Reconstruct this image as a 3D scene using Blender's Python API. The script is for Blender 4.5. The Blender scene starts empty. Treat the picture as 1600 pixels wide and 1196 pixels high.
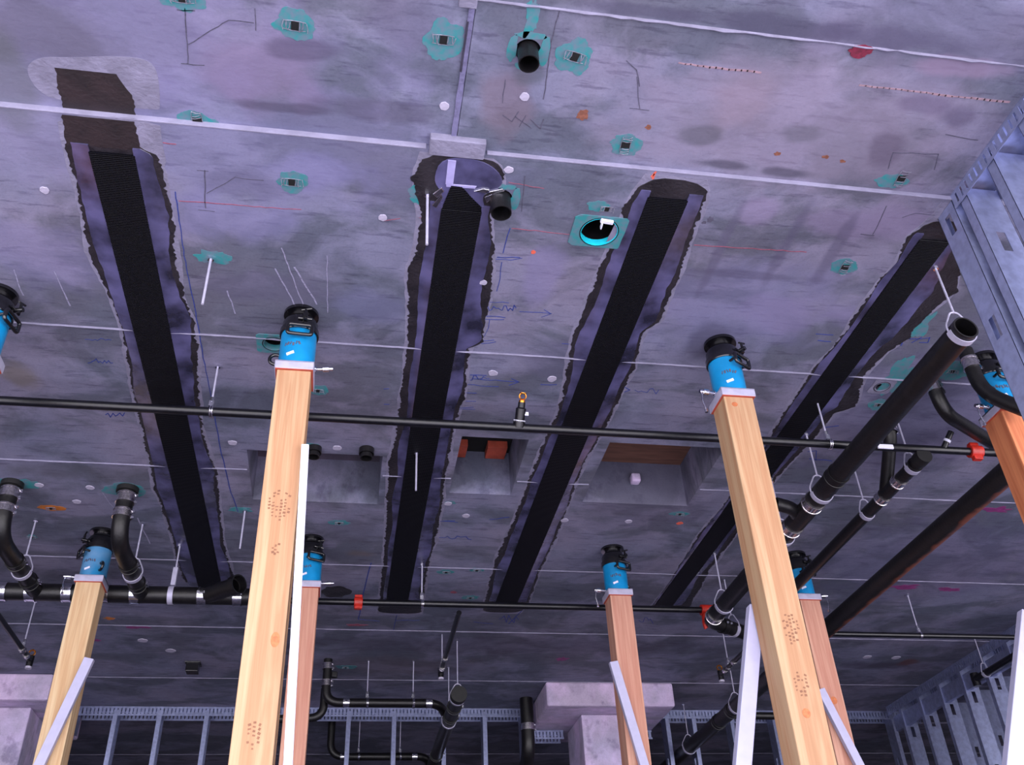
import bpy, math, random
from mathutils import Vector, Matrix, noise
random.seed(7)
SC = bpy.context.scene
COL = SC.collection
# ------------------------------------------------------------------ camera
F = 1485.3; CX, CY = 800.0, 598.0
YAW, PIT, ROL = 0.193233, 0.617714, -0.052748
EYE = Vector((0, 0, 1.6)); H = 2.8; ZC = EYE.z + H          # ceiling underside
cp, sp = math.cos(PIT), math.sin(PIT)
FWD = Vector((math.sin(YAW)*cp, math.cos(YAW)*cp, sp)); r0 = Vector((math.cos(YAW), -math.sin(YAW), 0)); u0 = r0.cross(FWD)
RT = r0*math.cos(ROL) + u0*math.sin(ROL); UP = -r0*math.sin(ROL) + u0*math.cos(ROL)
cam = bpy.data.objects.new('camera', bpy.data.cameras.new('camera')); COL.objects.link(cam)
cam.data.sensor_width = 36; cam.data.lens = F/1600*36; cam.data.clip_start = .05
M = Matrix((RT, UP, -FWD)).transposed().to_4x4(); M.translation = EYE; cam.matrix_world = M
SC.camera = cam
# ------------------------------------------------------------------ light: open bay behind the viewer
SC.view_settings.view_transform = 'Standard'; SC.view_settings.look = 'None'
SC.view_settings.gamma = 1; SC.view_settings.use_curve_mapping = False
SC.view_settings.exposure = 0.0
W = bpy.data.worlds.new('World'); SC.world = W; W.use_nodes = True
nt = W.node_tree; nt.nodes.clear()
tc = nt.nodes.new('ShaderNodeTexCoord'); sx = nt.nodes.new('ShaderNodeSeparateXYZ'); cr = nt.nodes.new('ShaderNodeValToRGB')
mr = nt.nodes.new('ShaderNodeMapRange'); bg = nt.nodes.new('ShaderNodeBackground'); wo = nt.nodes.new('ShaderNodeOutputWorld')
nt.links.new(tc.outputs['Generated'], sx.inputs[0]); nt.links.new(sx.outputs['Z'], mr.inputs['Value'])
mr.inputs['From Min'].default_value = -1; mr.inputs['From Max'].default_value = 1
nt.links.new(mr.outputs[0], cr.inputs[0]); dt = nt.nodes.new('ShaderNodeVectorMath'); dt.operation = 'DOT_PRODUCT'; nt.links.new(tc.outputs['Generated'], dt.inputs[0]); dt.inputs[1].default_value = (.85, -.5, 0)
m2 = nt.nodes.new('ShaderNodeMapRange'); nt.links.new(dt.outputs['Value'], m2.inputs['Value']); m2.inputs['From Min'].default_value = -1; m2.inputs['From Max'].default_value = 1; m2.inputs['To Min'].default_value = 3.4; m2.inputs['To Max'].default_value = 6.2
nt.links.new(m2.outputs[0], bg.inputs['Strength']); nt.links.new(cr.outputs[0], bg.inputs[0]); nt.links.new(bg.outputs[0], wo.inputs[0])
e = cr.color_ramp.elements
e[0].position = .30; e[0].color = (.74, .70, .82, 1)
e[1].position = .8; e[1].color = (.62, .74, 1.0, 1)
k = e.new(.5); k.color = (1, .96, .98, 1)
bg.inputs['Strength'].default_value = 6.0

# ------------------------------------------------------------------ measuring helpers
def at(px, py, d=0.0):
    """point d metres below the ceiling plane that the photograph shows at this pixel"""
    v = FWD + RT*((px-CX)/F) - UP*((py-CY)/F)
    return EYE + v*((H-d)/v.z)
def aty(px, py, Y):
    v = FWD + RT*((px-CX)/F) - UP*((py-CY)/F)
    return EYE + v*(Y/v.y)
def proj(P):
    q = P-EYE; w = q.dot(FWD); return CX+F*q.dot(RT)/w, CY-F*q.dot(UP)/w
def drop(t, b):
    P = at(*t); best = (1e9, 0)
    for i in range(300):
        z = i*.005; q = proj(P-Vector((0, 0, z))); d = math.hypot(q[0]-b[0], q[1]-b[1])
        if d < best[0]: best = (d, z)
    return best[1]
def cz(x, y):
    if y < 2.405 and x < .30: return ZC+.024
    if y < 2.405: return ZC+.018
    return ZC

# ------------------------------------------------------------------ materials
def lin(c): return tuple((v/12.92 if v <= .04045 else ((v+.055)/1.055)**2.4) for v in c)
def mat(name, col, rough=.6, metal=0, var=.15, scale=20, bump=0, bscale=None, stretch=(1, 1, 1), col2=None, coat=0, spec=None):
    m = bpy.data.materials.new(name); m.use_nodes = True; n = m.node_tree; N = n.nodes; L = n.links
    b = N['Principled BSDF']; b.inputs['Roughness'].default_value = rough; b.inputs['Metallic'].default_value = metal
    if coat: b.inputs['Coat Weight'].default_value = coat; b.inputs['Coat Roughness'].default_value = .25
    if spec is not None: b.inputs['Specular IOR Level'].default_value = spec
    t = N.new('ShaderNodeTexCoord'); mp = N.new('ShaderNodeMapping'); mp.inputs['Scale'].default_value = stretch
    L.new(t.outputs['Object'], mp.inputs[0])
    ns = N.new('ShaderNodeTexNoise'); ns.inputs['Scale'].default_value = scale; ns.inputs['Detail'].default_value = 5
    L.new(mp.outputs[0], ns.inputs['Vector'])
    r = N.new('ShaderNodeValToRGB'); L.new(ns.outputs[0], r.inputs[0])
    c = lin(col); c2 = lin(col2) if col2 else tuple(max(0, v*(1-var)) for v in c)
    c1 = c if col2 else tuple(min(1, v*(1+var)) for v in c)
    r.color_ramp.elements[0].position = .35; r.color_ramp.elements[1].position = .65
    r.color_ramp.elements[0].color = (*c2, 1); r.color_ramp.elements[1].color = (*c1, 1)
    L.new(r.outputs[0], b.inputs['Base Color'])
    if bump:
        n2 = N.new('ShaderNodeTexNoise'); n2.inputs['Scale'].default_value = bscale or scale*3; n2.inputs['Detail'].default_value = 6
        L.new(mp.outputs[0], n2.inputs['Vector']); bp = N.new('ShaderNodeBump'); bp.inputs['Strength'].default_value = bump
        bp.inputs['Distance'].default_value = .01; L.new(n2.outputs[0], bp.inputs['Height']); L.new(bp.outputs[0], b.inputs['Normal'])
    m['ramp'] = 1
    return m

def concrete(name, base, stains_and_tones=(), blotch=1.0):
    m = bpy.data.materials.new(name); m.use_nodes = True; n = m.node_tree; N = n.nodes; L = n.links
    b = N['Principled BSDF']; b.inputs['Roughness'].default_value = .75; b.inputs['Specular IOR Level'].default_value = .3
    t = N.new('ShaderNodeTexCoord')
    def noise_(scale, det, st=(1, 1, 1), rot=0, dist=0):
        mp = N.new('ShaderNodeMapping'); mp.inputs['Scale'].default_value = st; mp.inputs['Rotation'].default_value = (0, 0, rot)
        L.new(t.outputs['Object'], mp.inputs[0]); x = N.new('ShaderNodeTexNoise'); x.inputs['Scale'].default_value = scale
        x.inputs['Detail'].default_value = det; x.inputs['Distortion'].default_value = dist; x.inputs['Roughness'].default_value = .6
        L.new(mp.outputs[0], x.inputs[0]); return x.outputs[0]
    def ramp(s, p0, p1, c0, c1):
        r = N.new('ShaderNodeValToRGB'); r.color_ramp.elements[0].position = p0; r.color_ramp.elements[1].position = p1
        r.color_ramp.elements[0].color = (*c0, 1); r.color_ramp.elements[1].color = (*c1, 1); L.new(s, r.inputs[0]); return r.outputs[0]
    def mix(f, a, c, mode='MIX'):
        x = N.new('ShaderNodeMix'); x.data_type = 'RGBA'; x.blend_type = mode
        if isinstance(f, float): x.inputs[0].default_value = f
        else: L.new(f, x.inputs[0])
        L.new(a, x.inputs[6])
        if isinstance(c, tuple): x.inputs[7].default_value = (*c, 1)
        else: L.new(c, x.inputs[7])
        return x.outputs[2]
    B = lin(base)
    lo = tuple(v*(1-.27*blotch) for v in B); hi = (B[0]*1.22, B[1]*1.14, B[2]*1.20)
    c = ramp(noise_(1.9, 8, (1, 1.5, 1), .2, .5), .43, .56, lo, hi)
    c = mix(.55, c, ramp(noise_(6, 8, (1, 1, 1), 0, .8), .3, .7, (.62, .6, .66), (1.12, 1.1, 1.12)), 'MULTIPLY')
    # warm and cool areas of the cement skin
    c = mix(.5, c, ramp(noise_(1.1, 4), .4, .62, (.86, .9, 1.0), (1.14, .98, 1.0)), 'MULTIPLY')
    # short formwork scratches running across
    c = mix(.7, c, ramp(noise_(5, 8, (1.2, 7, 1), .08), .36, .44, (.55, .53, .6), (1, 1, 1)), 'MULTIPLY')
    c = mix(.6, c, ramp(noise_(90, 3), .3, .5, (.8, .8, .82), (1.03, 1.03, 1.03)), 'MULTIPLY')
    for (x, y, rx, ry, colr, k) in stains_and_tones:
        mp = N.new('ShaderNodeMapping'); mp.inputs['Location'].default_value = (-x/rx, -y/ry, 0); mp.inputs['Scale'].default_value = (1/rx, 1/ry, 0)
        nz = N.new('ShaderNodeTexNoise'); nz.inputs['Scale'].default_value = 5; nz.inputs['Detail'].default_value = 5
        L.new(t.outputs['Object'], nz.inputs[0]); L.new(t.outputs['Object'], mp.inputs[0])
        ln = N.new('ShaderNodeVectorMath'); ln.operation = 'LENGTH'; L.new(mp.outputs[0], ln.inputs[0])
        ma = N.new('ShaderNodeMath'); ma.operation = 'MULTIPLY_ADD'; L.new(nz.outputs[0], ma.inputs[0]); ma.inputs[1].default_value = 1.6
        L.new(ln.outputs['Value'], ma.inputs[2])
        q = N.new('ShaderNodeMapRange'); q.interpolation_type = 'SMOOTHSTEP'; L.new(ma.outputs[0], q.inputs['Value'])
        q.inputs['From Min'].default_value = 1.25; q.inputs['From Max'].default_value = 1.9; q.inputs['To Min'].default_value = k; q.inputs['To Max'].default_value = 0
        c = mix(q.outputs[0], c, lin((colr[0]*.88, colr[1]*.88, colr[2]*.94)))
    L.new(c, b.inputs['Base Color'])
    bp = N.new('ShaderNodeBump'); bp.inputs['Strength'].default_value = .35; bp.inputs['Distance'].default_value = .006
    L.new(noise_(35, 8), bp.inputs['Height']); L.new(bp.outputs[0], b.inputs['Normal'])
    return m

def wood(name, col, col2):
    m = bpy.data.materials.new(name); m.use_nodes = True; n = m.node_tree; N = n.nodes; L = n.links
    b = N['Principled BSDF']; b.inputs['Roughness'].default_value = .65; b.inputs['Specular IOR Level'].default_value = .25
    t = N.new('ShaderNodeTexCoord'); mp = N.new('ShaderNodeMapping'); mp.inputs['Scale'].default_value = (1, 1, .04); L.new(t.outputs['Object'], mp.inputs[0])
    a = N.new('ShaderNodeTexNoise'); a.inputs['Scale'].default_value = 22; a.inputs['Detail'].default_value = 4; a.inputs['Distortion'].default_value = 1.2
    L.new(mp.outputs[0], a.inputs[0])
    r = N.new('ShaderNodeValToRGB'); L.new(a.outputs[0], r.inputs[0]); r.color_ramp.elements[0].position = .38; r.color_ramp.elements[1].position = .62
    r.color_ramp.elements[0].color = (*lin(col2), 1); r.color_ramp.elements[1].color = (*lin(col), 1)
    w = N.new('ShaderNodeTexNoise'); w.inputs['Scale'].default_value = 160; w.inputs['Detail'].default_value = 2; L.new(mp.outputs[0], w.inputs[0])
    r2 = N.new('ShaderNodeValToRGB'); L.new(w.outputs[0], r2.inputs[0]); r2.color_ramp.elements[0].color = (.8, .78, .74, 1); r2.color_ramp.elements[0].position = .3; r2.color_ramp.elements[1].position = .6
    x = N.new('ShaderNodeMix'); x.data_type = 'RGBA'; x.blend_type = 'MULTIPLY'; x.inputs[0].default_value = .5
    L.new(r.outputs[0], x.inputs[6]); L.new(r2.outputs[0], x.inputs[7])
    L.new(x.outputs[2], b.inputs['Base Color']); return m

MT = {}
MT['fabric'] = mat('carbon_weave', (.004, .004, .03), .5, 0, .5, 60, spec=.14)
def weave():
    n = MT['fabric'].node_tree; N = n.nodes; L = n.links; t = N.new('ShaderNodeTexCoord')
    a = N.new('ShaderNodeTexWave'); a.bands_direction = 'Y'; a.inputs['Scale'].default_value = 34; a.inputs['Distortion'].default_value = 0
    c = N.new('ShaderNodeTexWave'); c.bands_direction = 'X'; c.inputs['Scale'].default_value = 60
    L.new(t.outputs['Object'], a.inputs[0]); L.new(t.outputs['Object'], c.inputs[0])
    s = N.new('ShaderNodeMath'); s.operation = 'MULTIPLY_ADD'; L.new(c.outputs['Fac'], s.inputs[0]); s.inputs[1].default_value = .3; L.new(a.outputs['Fac'], s.inputs[2])
    b = N.new('ShaderNodeBump'); b.inputs['Strength'].default_value = .8; b.inputs['Distance'].default_value = .004; L.new(s.outputs[0], b.inputs['Height'])
    L.new(b.outputs[0], N['Principled BSDF'].inputs['Normal'])
weave()
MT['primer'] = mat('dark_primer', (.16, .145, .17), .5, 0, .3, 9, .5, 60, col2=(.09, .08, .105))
MT['primer_brown'] = mat('brown_primer', (.17, .13, .145), .6, 0, .3, 12, .4, 60, col2=(.12, .095, .11))
MT['resin'] = mat('resin_with_sheen', (.36, .35, .51), .25, 0, .3, 5, .25, 14, col2=(.13, .13, .20), coat=.4)  # blue-grey tone partly paints in the sheen of the wet resin
MT['resin_light'] = mat('milky_resin', (.62, .60, .78), .22, 0, .2, 8, .25, 25, coat=.5)
MT['ground'] = mat('ground_concrete', (.485, .475, .56), .8, 0, .15, 14, .4, 60)
MT['galv'] = mat('galvanised_steel', (.60, .63, .77), .34, .62, .12, 30, .1, 40)
MT['steel'] = mat('bright_steel', (.88, .88, .92), .2, 1, .15, 60)
MT['stainless'] = mat('stainless_band', (.80, .78, .80), .26, 1, .25, 80)
MT['zinc'] = mat('zinc_plate', (.70, .69, .78), .5, .3, .08, 30)
MT['cast'] = mat('black_cast_iron', (.045, .04, .05), .42, 0, .5, 30, .15, 60)
MT['rubber'] = mat('black_rubber', (.05, .05, .06), .6, 0, .3, 30)
MT['pipe'] = mat('black_painted_pipe', (.035, .035, .06), .33, 0, .5, 40, .05, 80)
MT['rusty'] = mat('rusting_black_pipe', (.065, .055, .06), .55, 0, .4, 18, .2, 60)
def rustside():
    n = MT['rusty'].node_tree; N = n.nodes; L = n.links; b = N['Principled BSDF']
    src = b.inputs['Base Color'].links[0].from_socket
    t = N.new('ShaderNodeTexCoord'); s = N.new('ShaderNodeSeparateXYZ'); L.new(t.outputs['Object'], s.inputs[0])
    nz = N.new('ShaderNodeTexNoise'); nz.inputs['Scale'].default_value = 9; nz.inputs['Detail'].default_value = 6; L.new(t.outputs['Object'], nz.inputs[0])
    m0 = N.new('ShaderNodeMath'); m0.operation = 'MULTIPLY_ADD'; L.new(nz.outputs[0], m0.inputs[0]); m0.inputs[1].default_value = .07; L.new(s.outputs['Z'], m0.inputs[2])
    q = N.new('ShaderNodeMapRange'); L.new(m0.outputs[0], q.inputs['Value']); q.inputs['From Min'].default_value = -.034; q.inputs['From Max'].default_value = -.016
    s2_ = N.new('ShaderNodeMath'); s2_.operation = 'MULTIPLY_ADD'; L.new(s.outputs['X'], s2_.inputs[0]); s2_.inputs[1].default_value = -.55; L.new(m0.outputs[0], s2_.inputs[2]); L.new(s2_.outputs[0], q.inputs['Value'])
    q.inputs['To Min'].default_value = 1; q.inputs['To Max'].default_value = 0
    x = N.new('ShaderNodeMix'); x.data_type = 'RGBA'; L.new(q.outputs[0], x.inputs[0]); L.new(src, x.inputs[6]); x.inputs[7].default_value = (*lin((.42, .22, .15)), 1)
    L.new(x.outputs[2], b.inputs['Base Color'])
rustside()
MT['blue'] = mat('blue_enamel', (.01, .50, .72), .35, 0, .12, 9, coat=.3)
MT['blue_worn'] = mat('worn_blue_enamel', (.08, .48, .68), .45, 0, .12, 9, col2=(.36, .54, .70))
MT['blackpaint'] = mat('gloss_black', (.035, .035, .05), .22, 0, .4, 20, coat=.6)
MT['wire'] = mat('dull_wire', (.52, .52, .58), .5, .3, .3, 60)
MT['teal'] = mat('teal_marker_paint', (.16, .51, .52), .7, 0, .2, 34, col2=(.36, .45, .51))
MT['tealhi'] = mat('lit_teal_lining', (.12, .80, .86), .45, 0, .1, 25)
MT['orangep'] = mat('orange_paint', (.72, .42, .16), .6, 0, .2, 25)
MT['pinkp'] = mat('pink_paint', (.50, .18, .42), .6, 0, .2, 25)
MT['bar'] = mat('pale_lavender_white_paint', (.66, .65, .76), .5, 0, .04, 20)
MT['white'] = mat('white_paint', (.86, .86, .93), .5, 0, .04, 20)
MT['plug'] = mat('pale_plug', (.68, .66, .74), .6, 0, .1, 60)
MT['red'] = mat('orange_red_enamel', (.68, .14, .09), .45, 0, .2, 40)
MT['brass'] = mat('brass', (.85, .55, .22), .3, 1, .2, 60)
MT['dark'] = mat('dark_void', (.03, .03, .04), .9)
MT['rustspot'] = mat('rust_stain', (.48, .30, .24), .8, 0, .3, 60)
MT['bluemark'] = mat('blue_crayon', (.18, .24, .52), .8, 0, .2, 60)
MT['redmark'] = mat('red_chalk', (.56, .30, .37), .8, 0, .2, 60)
MT['orangemark'] = mat('orange_chalk', (.85, .38, .30), .8, 0, .2, 60)
MT['pencil'] = mat('grey_pencil', (.31, .30, .37), .8, 0, .2, 60)
MT['scratch'] = mat('pale_scratch', (.56, .55, .65), .8, 0, .2, 60)
MT['crimson'] = mat('crimson_paint', (.42, .10, .20), .7, 0, .3, 60)
MT['ply'] = mat('plywood_lid', (.42, .29, .24), .75, 0, .2, 6, stretch=(1, 6, 1))
MT['redwood'] = mat('red_stained_blocking', (.68, .30, .22), .7, 0, .2, 12)
MT['boot'] = mat('brown_scuff', (.50, .34, .25), .8, 0, .12, 80)
MT['knot'] = mat('wood_knot', (.70, .40, .24), .7, 0, .2, 90)
MT['wood_a'] = wood('pale_fir', (.71, .585, .455), (.655, .49, .365))
MT['wood_d'] = wood('bleached_fir', (.80, .70, .56), (.74, .60, .45))
MT['wood_b'] = wood('pink_fir', (.76, .58, .50), (.70, .49, .42))
MT['wood_c'] = wood('orange_fir', (.80, .50, .34), (.70, .40, .27))

# ------------------------------------------------------------------ mesh builder
class MB:
    def __init__(s): s.v = []; s.f = []
    def add(s, vs, fs):
        o = len(s.v); s.v += [tuple(v) for v in vs]; s.f += [tuple(o+i for i in f) for f in fs]; return s
    def box(s, c, d, R=None):
        c = Vector(c); vs = []
        for x in (-.5, .5):
            for y in (-.5, .5):
                for z in (-.5, .5):
                    p = Vector((x*d[0], y*d[1], z*d[2])); vs.append(c + (R @ p if R else p))
        return s.add(vs, [(0, 1, 3, 2), (4, 6, 7, 5), (0, 4, 5, 1), (2, 3, 7, 6), (0, 2, 6, 4), (1, 5, 7, 3)])
    def bb(s, x0, x1, y0, y1, z0, z1): return s.box(((x0+x1)/2, (y0+y1)/2, (z0+z1)/2), (abs(x1-x0), abs(y1-y0), abs(z1-z0)))
    def tube(s, pts, r, n=16, caps=(1, 1), inner=None):
        pts = [Vector(p) for p in pts]; rs = r if isinstance(r, (list, tuple)) else [r]*len(pts)
        T = []
        for i in range(len(pts)):
            a = pts[max(0, i-1)]; b = pts[min(len(pts)-1, i+1)]; T.append((b-a).normalized())
        u = T[0].orthogonal().normalized(); rings = []
        for i, p in enumerate(pts):
            u = (u - T[i]*u.dot(T[i])).normalized(); w = T[i].cross(u)
            rings.append([p + (u*math.cos(2*math.pi*k/n) + w*math.sin(2*math.pi*k/n))*rs[i] for k in range(n)])
        vs = [v for g in rings for v in g]; fs = []
        for i in range(len(pts)-1):
            for k in range(n): fs.append((i*n+k, i*n+(k+1) % n, (i+1)*n+(k+1) % n, (i+1)*n+k))
        s.add(vs, fs)
        o = len(s.v)-len(vs)
        if inner is None:
            if caps[0]: s.f.append(tuple(o+k for k in reversed(range(n))))
            if caps[1]: s.f.append(tuple(o+(len(pts)-1)*n+k for k in range(n)))
        else:                                   # hollow: inner wall from both mouths
            o2 = len(s.v); iv = []
            for i, p in enumerate(pts):
                iv += [p + (q-p)*(max(.001, rs[i]-inner)/rs[i]) for q in rings[i]]
            s.v += [tuple(v) for v in iv]
            for i in range(len(pts)-1):
                for k in range(n): s.f.append((o2+i*n+k, o2+(i+1)*n+k, o2+(i+1)*n+(k+1) % n, o2+i*n+(k+1) % n))
            e_ = (len(pts)-1)*n
            for k in range(n):
                s.f.append((o+k, o2+k, o2+(k+1) % n, o+(k+1) % n)); s.f.append((o+e_+k, o+e_+(k+1) % n, o2+e_+(k+1) % n, o2+e_+k))
        return s
    def prism(s, poly, z0, z1):                 # polygon in xy
        n = len(poly); vs = [(p[0], p[1], z0) for p in poly]+[(p[0], p[1], z1) for p in poly]
        fs = [tuple(range(n)), tuple(reversed(range(n, 2*n)))]+[(i, n+i, n+(i+1) % n, (i+1) % n) for i in range(n)]
        return s.add(vs, fs)
    def torus(s, c, axis, R_, r, n=24, m=8, a0=0, a1=2*math.pi, up=None):
        c = Vector(c); axis = Vector(axis).normalized(); u = Vector(up) if up else axis.orthogonal(); u = (u-axis*u.dot(axis)).normalized(); w = axis.cross(u)
        full = abs(a1-a0-2*math.pi) < 1e-6
        pts = [c+(u*math.cos(a0+(a1-a0)*i/n)+w*math.sin(a0+(a1-a0)*i/n))*R_ for i in range(n+1)]
        return s.tube(pts, r, m)
    def build(s, name, m, parent=None, smooth=None, bevel=0, org=None):
        me = bpy.data.meshes.new(name); O = Vector(org) if org is not None else Vector((0, 0, 0))
        if org is None and parent is None and s.v:
            O = Vector(tuple((min(v[i] for v in s.v)+max(v[i] for v in s.v))/2 for i in range(3)))
        if parent is not None and org is None: O = ORG.get(parent.name, Vector((0, 0, 0)))
        me.from_pydata([tuple(Vector(v)-O) for v in s.v], [], s.f); me.update()
        o = bpy.data.objects.new(name, me); COL.objects.link(o); me.materials.append(m)
        if parent is None or org is not None: ORG[o.name] = O
        else: ORG[o.name] = O
        if parent is not None: o.parent = parent; o.location = O-ORG.get(parent.name, Vector((0, 0, 0)))
        else: o.location = O
        if smooth:
            for p in me.polygons: p.use_smooth = True
            try: me.set_sharp_from_angle(angle=math.radians(smooth))
            except Exception: pass
        if bevel:
            b = o.modifiers.new('bevel', 'BEVEL'); b.width = bevel; b.segments = 2; b.limit_method = 'ANGLE'
        return o
ORG = {}
def tag(o, label=None, cat=None, group=None, kind=None):
    if label: o['label'] = label
    if cat: o['category'] = cat
    if group: o['group'] = group
    if kind: o['kind'] = kind
    return o
def thing(name, label, cat, loc, group=None):
    o = bpy.data.objects.new(name, None); COL.objects.link(o); o.location = loc; o.empty_display_size = .05; ORG[o.name] = Vector(loc)
    return tag(o, label, cat, group)
def bend(pts, r, n=8):
    """round the corners of a polyline"""
    pts = [Vector(p) for p in pts]; out = [pts[0]]
    for i in range(1, len(pts)-1):
        a, b, c = pts[i-1], pts[i], pts[i+1]; d1 = (a-b); d2 = (c-b); k = min(r, d1.length*.48, d2.length*.48)
        p = b+d1.normalized()*k; q = b+d2.normalized()*k
        for j in range(n+1):
            t = j/n; out.append(p*(1-t)**2+b*2*t*(1-t)+q*t*t)
    out.append(pts[-1]); return out
def ragged(cx, cy, rx, ry, seed, n=40, amp=.22, rot=0):
    P = []
    for i in range(n):
        a = 2*math.pi*i/n; q = noise.noise(Vector((math.cos(a)*1.7, math.sin(a)*1.7, seed*3.1)))*amp*1.6+noise.noise(Vector((math.cos(a)*6, math.sin(a)*6, seed)))*amp*.5
        x, y = rx*(1+q)*math.cos(a), ry*(1+q)*math.sin(a); P.append((cx+x*math.cos(rot)-y*math.sin(rot), cy+x*math.sin(rot)+y*math.cos(rot)))
    return P

# ------------------------------------------------------------------ ceiling slab
def S(px, py, rx, ry, c, k): p = at(px, py); return (p.x, p.y, rx, ry, c, k)
stains_and_tones = [
    S(120, 60, 1.1, .30, (.60, .57, .70), .45), S(420, 230, .9, .35, (.56, .54, .68), .3), S(1250, 200, .9, .35, (.60, .555, .61), .5), S(1500, 60, .7, .2, (.42, .40, .47), .5), S(1150, 480, .7, .35, (.56, .54, .68), .35),  # broad tones; the pale one makes up for weaker skylight at near left
    S(60, 210, .26, .30, (.60, .58, .68), .5), S(60, 60, .35, .16, (.36, .35, .38), .55), S(10, 130, .12, .25, (.38, .40, .38), .5),
    S(400, 120, .25, .20, (.55, .47, .55), .4), S(470, 85, .16, .05, (.33, .31, .38), .6), S(440, 175, .22, .03, (.30, .28, .34), .6),
    S(600, 180, .28, .06, (.34, .32, .38), .5), S(640, 40, .2, .12, (.38, .36, .44), .5),
    S(790, 170, .12, .18, (.50, .44, .47), .6), S(830, 120, .07, .06, (.36, .38, .40), .6),
    S(1160, 170, .16, .14, (.60, .53, .56), .45), S(1100, 215, .10, .06, (.34, .34, .36), .6), S(1260, 215, .10, .06, (.36, .36, .38), .5),
    S(1130, 262, .14, .03, (.30, .29, .34), .7), S(1230, 275, .12, .03, (.30, .29, .34), .7), S(1210, 45, .4, .05, (.30, .29, .36), .7), S(1400, 65, .35, .06, (.34, .32, .40), .6), S(1000, 22, .3, .03, (.32, .31, .38), .6),
    S(1500, 190, .10, .06, (.34, .30, .38), .6), S(1440, 170, .12, .05, (.38, .33, .42), .5), S(1390, 235, .09, .10, (.36, .32, .38), .55), S(1500, 110, .25, .05, (.62, .53, .60), .5),
    S(1350, 350, .35, .12, (.62, .56, .66), .5), S(1190, 330, .1, .1, (.62, .56, .66), .5), S(1170, 430, .4, .03, (.36, .34, .42), .5), S(1230, 490, .3, .16, (.60, .56, .68), .4),
    S(1120, 400, .03, .35, (.38, .36, .44), .5), S(1310, 380, .04, .3, (.38, .36, .44), .5), S(1230, 380, .035, .3, (.38, .36, .44), .5), S(1100, 535, .1, .2, (.33, .32, .40), .6),
    S(360, 340, .3, .16, (.55, .54, .68), .5), S(380, 290, .16, .10, (.40, .39, .48), .5), S(500, 270, .25, .12, (.56, .55, .70), .4), S(420, 450, .35, .12, (.40, .39, .46), .55),
    S(580, 480, .18, .16, (.50, .50, .62), .4), S(850, 430, .12, .25, (.58, .55, .68), .5), S(880, 560, .2, .2, (.40, .39, .47), .5), S(30, 590, .12, .12, (.48, .44, .36), .6),
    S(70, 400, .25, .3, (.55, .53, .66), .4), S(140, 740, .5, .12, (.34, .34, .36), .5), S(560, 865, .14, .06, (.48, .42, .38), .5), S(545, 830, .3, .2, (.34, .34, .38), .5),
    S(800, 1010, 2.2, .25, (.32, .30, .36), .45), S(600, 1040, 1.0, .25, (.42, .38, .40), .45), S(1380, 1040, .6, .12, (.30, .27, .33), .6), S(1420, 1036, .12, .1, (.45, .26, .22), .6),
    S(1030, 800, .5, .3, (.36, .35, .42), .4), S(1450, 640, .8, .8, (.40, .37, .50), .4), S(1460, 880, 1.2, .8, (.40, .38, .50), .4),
]
MT['ceiling'] = concrete('formed_concrete', (.452, .470, .533), stains_and_tones, 1.2)
MT['concrete'] = concrete('plain_concrete', (.50, .47, .56), blotch=.5)
MT['concrete_light'] = concrete('pale_concrete', (.74, .71, .80), blotch=.4)
MT['floor'] = concrete('floor_concrete', (.36, .34, .37), blotch=.5)
MT['concrete_dim'] = concrete('dark_concrete', (.34, .32, .37), blotch=.5)
XL, XR, YN, YF, TH = -8.0, 10.0, 1.15, 15.0, .30
def tmp(mb):
    me = bpy.data.meshes.new('cut'); me.from_pydata(mb.v, [], mb.f); o = bpy.data.objects.new('cut', me); COL.objects.link(o); return o
slab = MB().bb(XL, XR, YN, YF, ZC, ZC+TH).build('ceiling', MT['ceiling'], org=(0, 0, 0))
openings = [(-.60, .145, 4.65, 5.22), (.565, .94, 4.40, 5.04), (1.40, 2.08, 4.385, 5.085)]
holes = []
for (px, py, r) in ((936, 362, .084), (428, 537, .055), (1378, 604, .045), (825, 84, .045), (782, 310, .047)):
    p = at(px, py); holes.append((p.x, p.y, r))
cuts = MB().bb(XL-1, .30, -1, 2.405, ZC-.5, ZC+.024).bb(.30, XR+1, -1, 2.405, ZC-.5, ZC+.018)
c2 = MB()
for a in openings: c2.bb(a[0], a[1], a[2], a[3], ZC-.5, ZC+TH+.5)
for (x, y, r) in holes: c2.tube([(x, y, ZC-.5), (x, y, ZC+TH+.5)], r, 32)
sq = MB()
def cut(mbs):
    for mb in mbs:
        k_ = tmp(mb); md = slab.modifiers.new('b', 'BOOLEAN'); md.object = k_; md.operation = 'DIFFERENCE'; md.solver = 'EXACT'; md.use_self = True
        dg = bpy.context.evaluated_depsgraph_get(); dg.update(); nm = bpy.data.meshes.new_from_object(slab.evaluated_get(dg)); slab.modifiers.clear(); slab.data = nm
        bpy.data.objects.remove(k_)
cut([MB().bb(XL-1, .30, -1, 2.405, ZC-.5, ZC+.024), MB().bb(.30, XR+1, -1, 2.405, ZC-.5, ZC+.018), c2])
tag(slab, kind='structure')
if not slab.data.materials: slab.data.materials.append(MT['ceiling'])
ceil = slab

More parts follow.
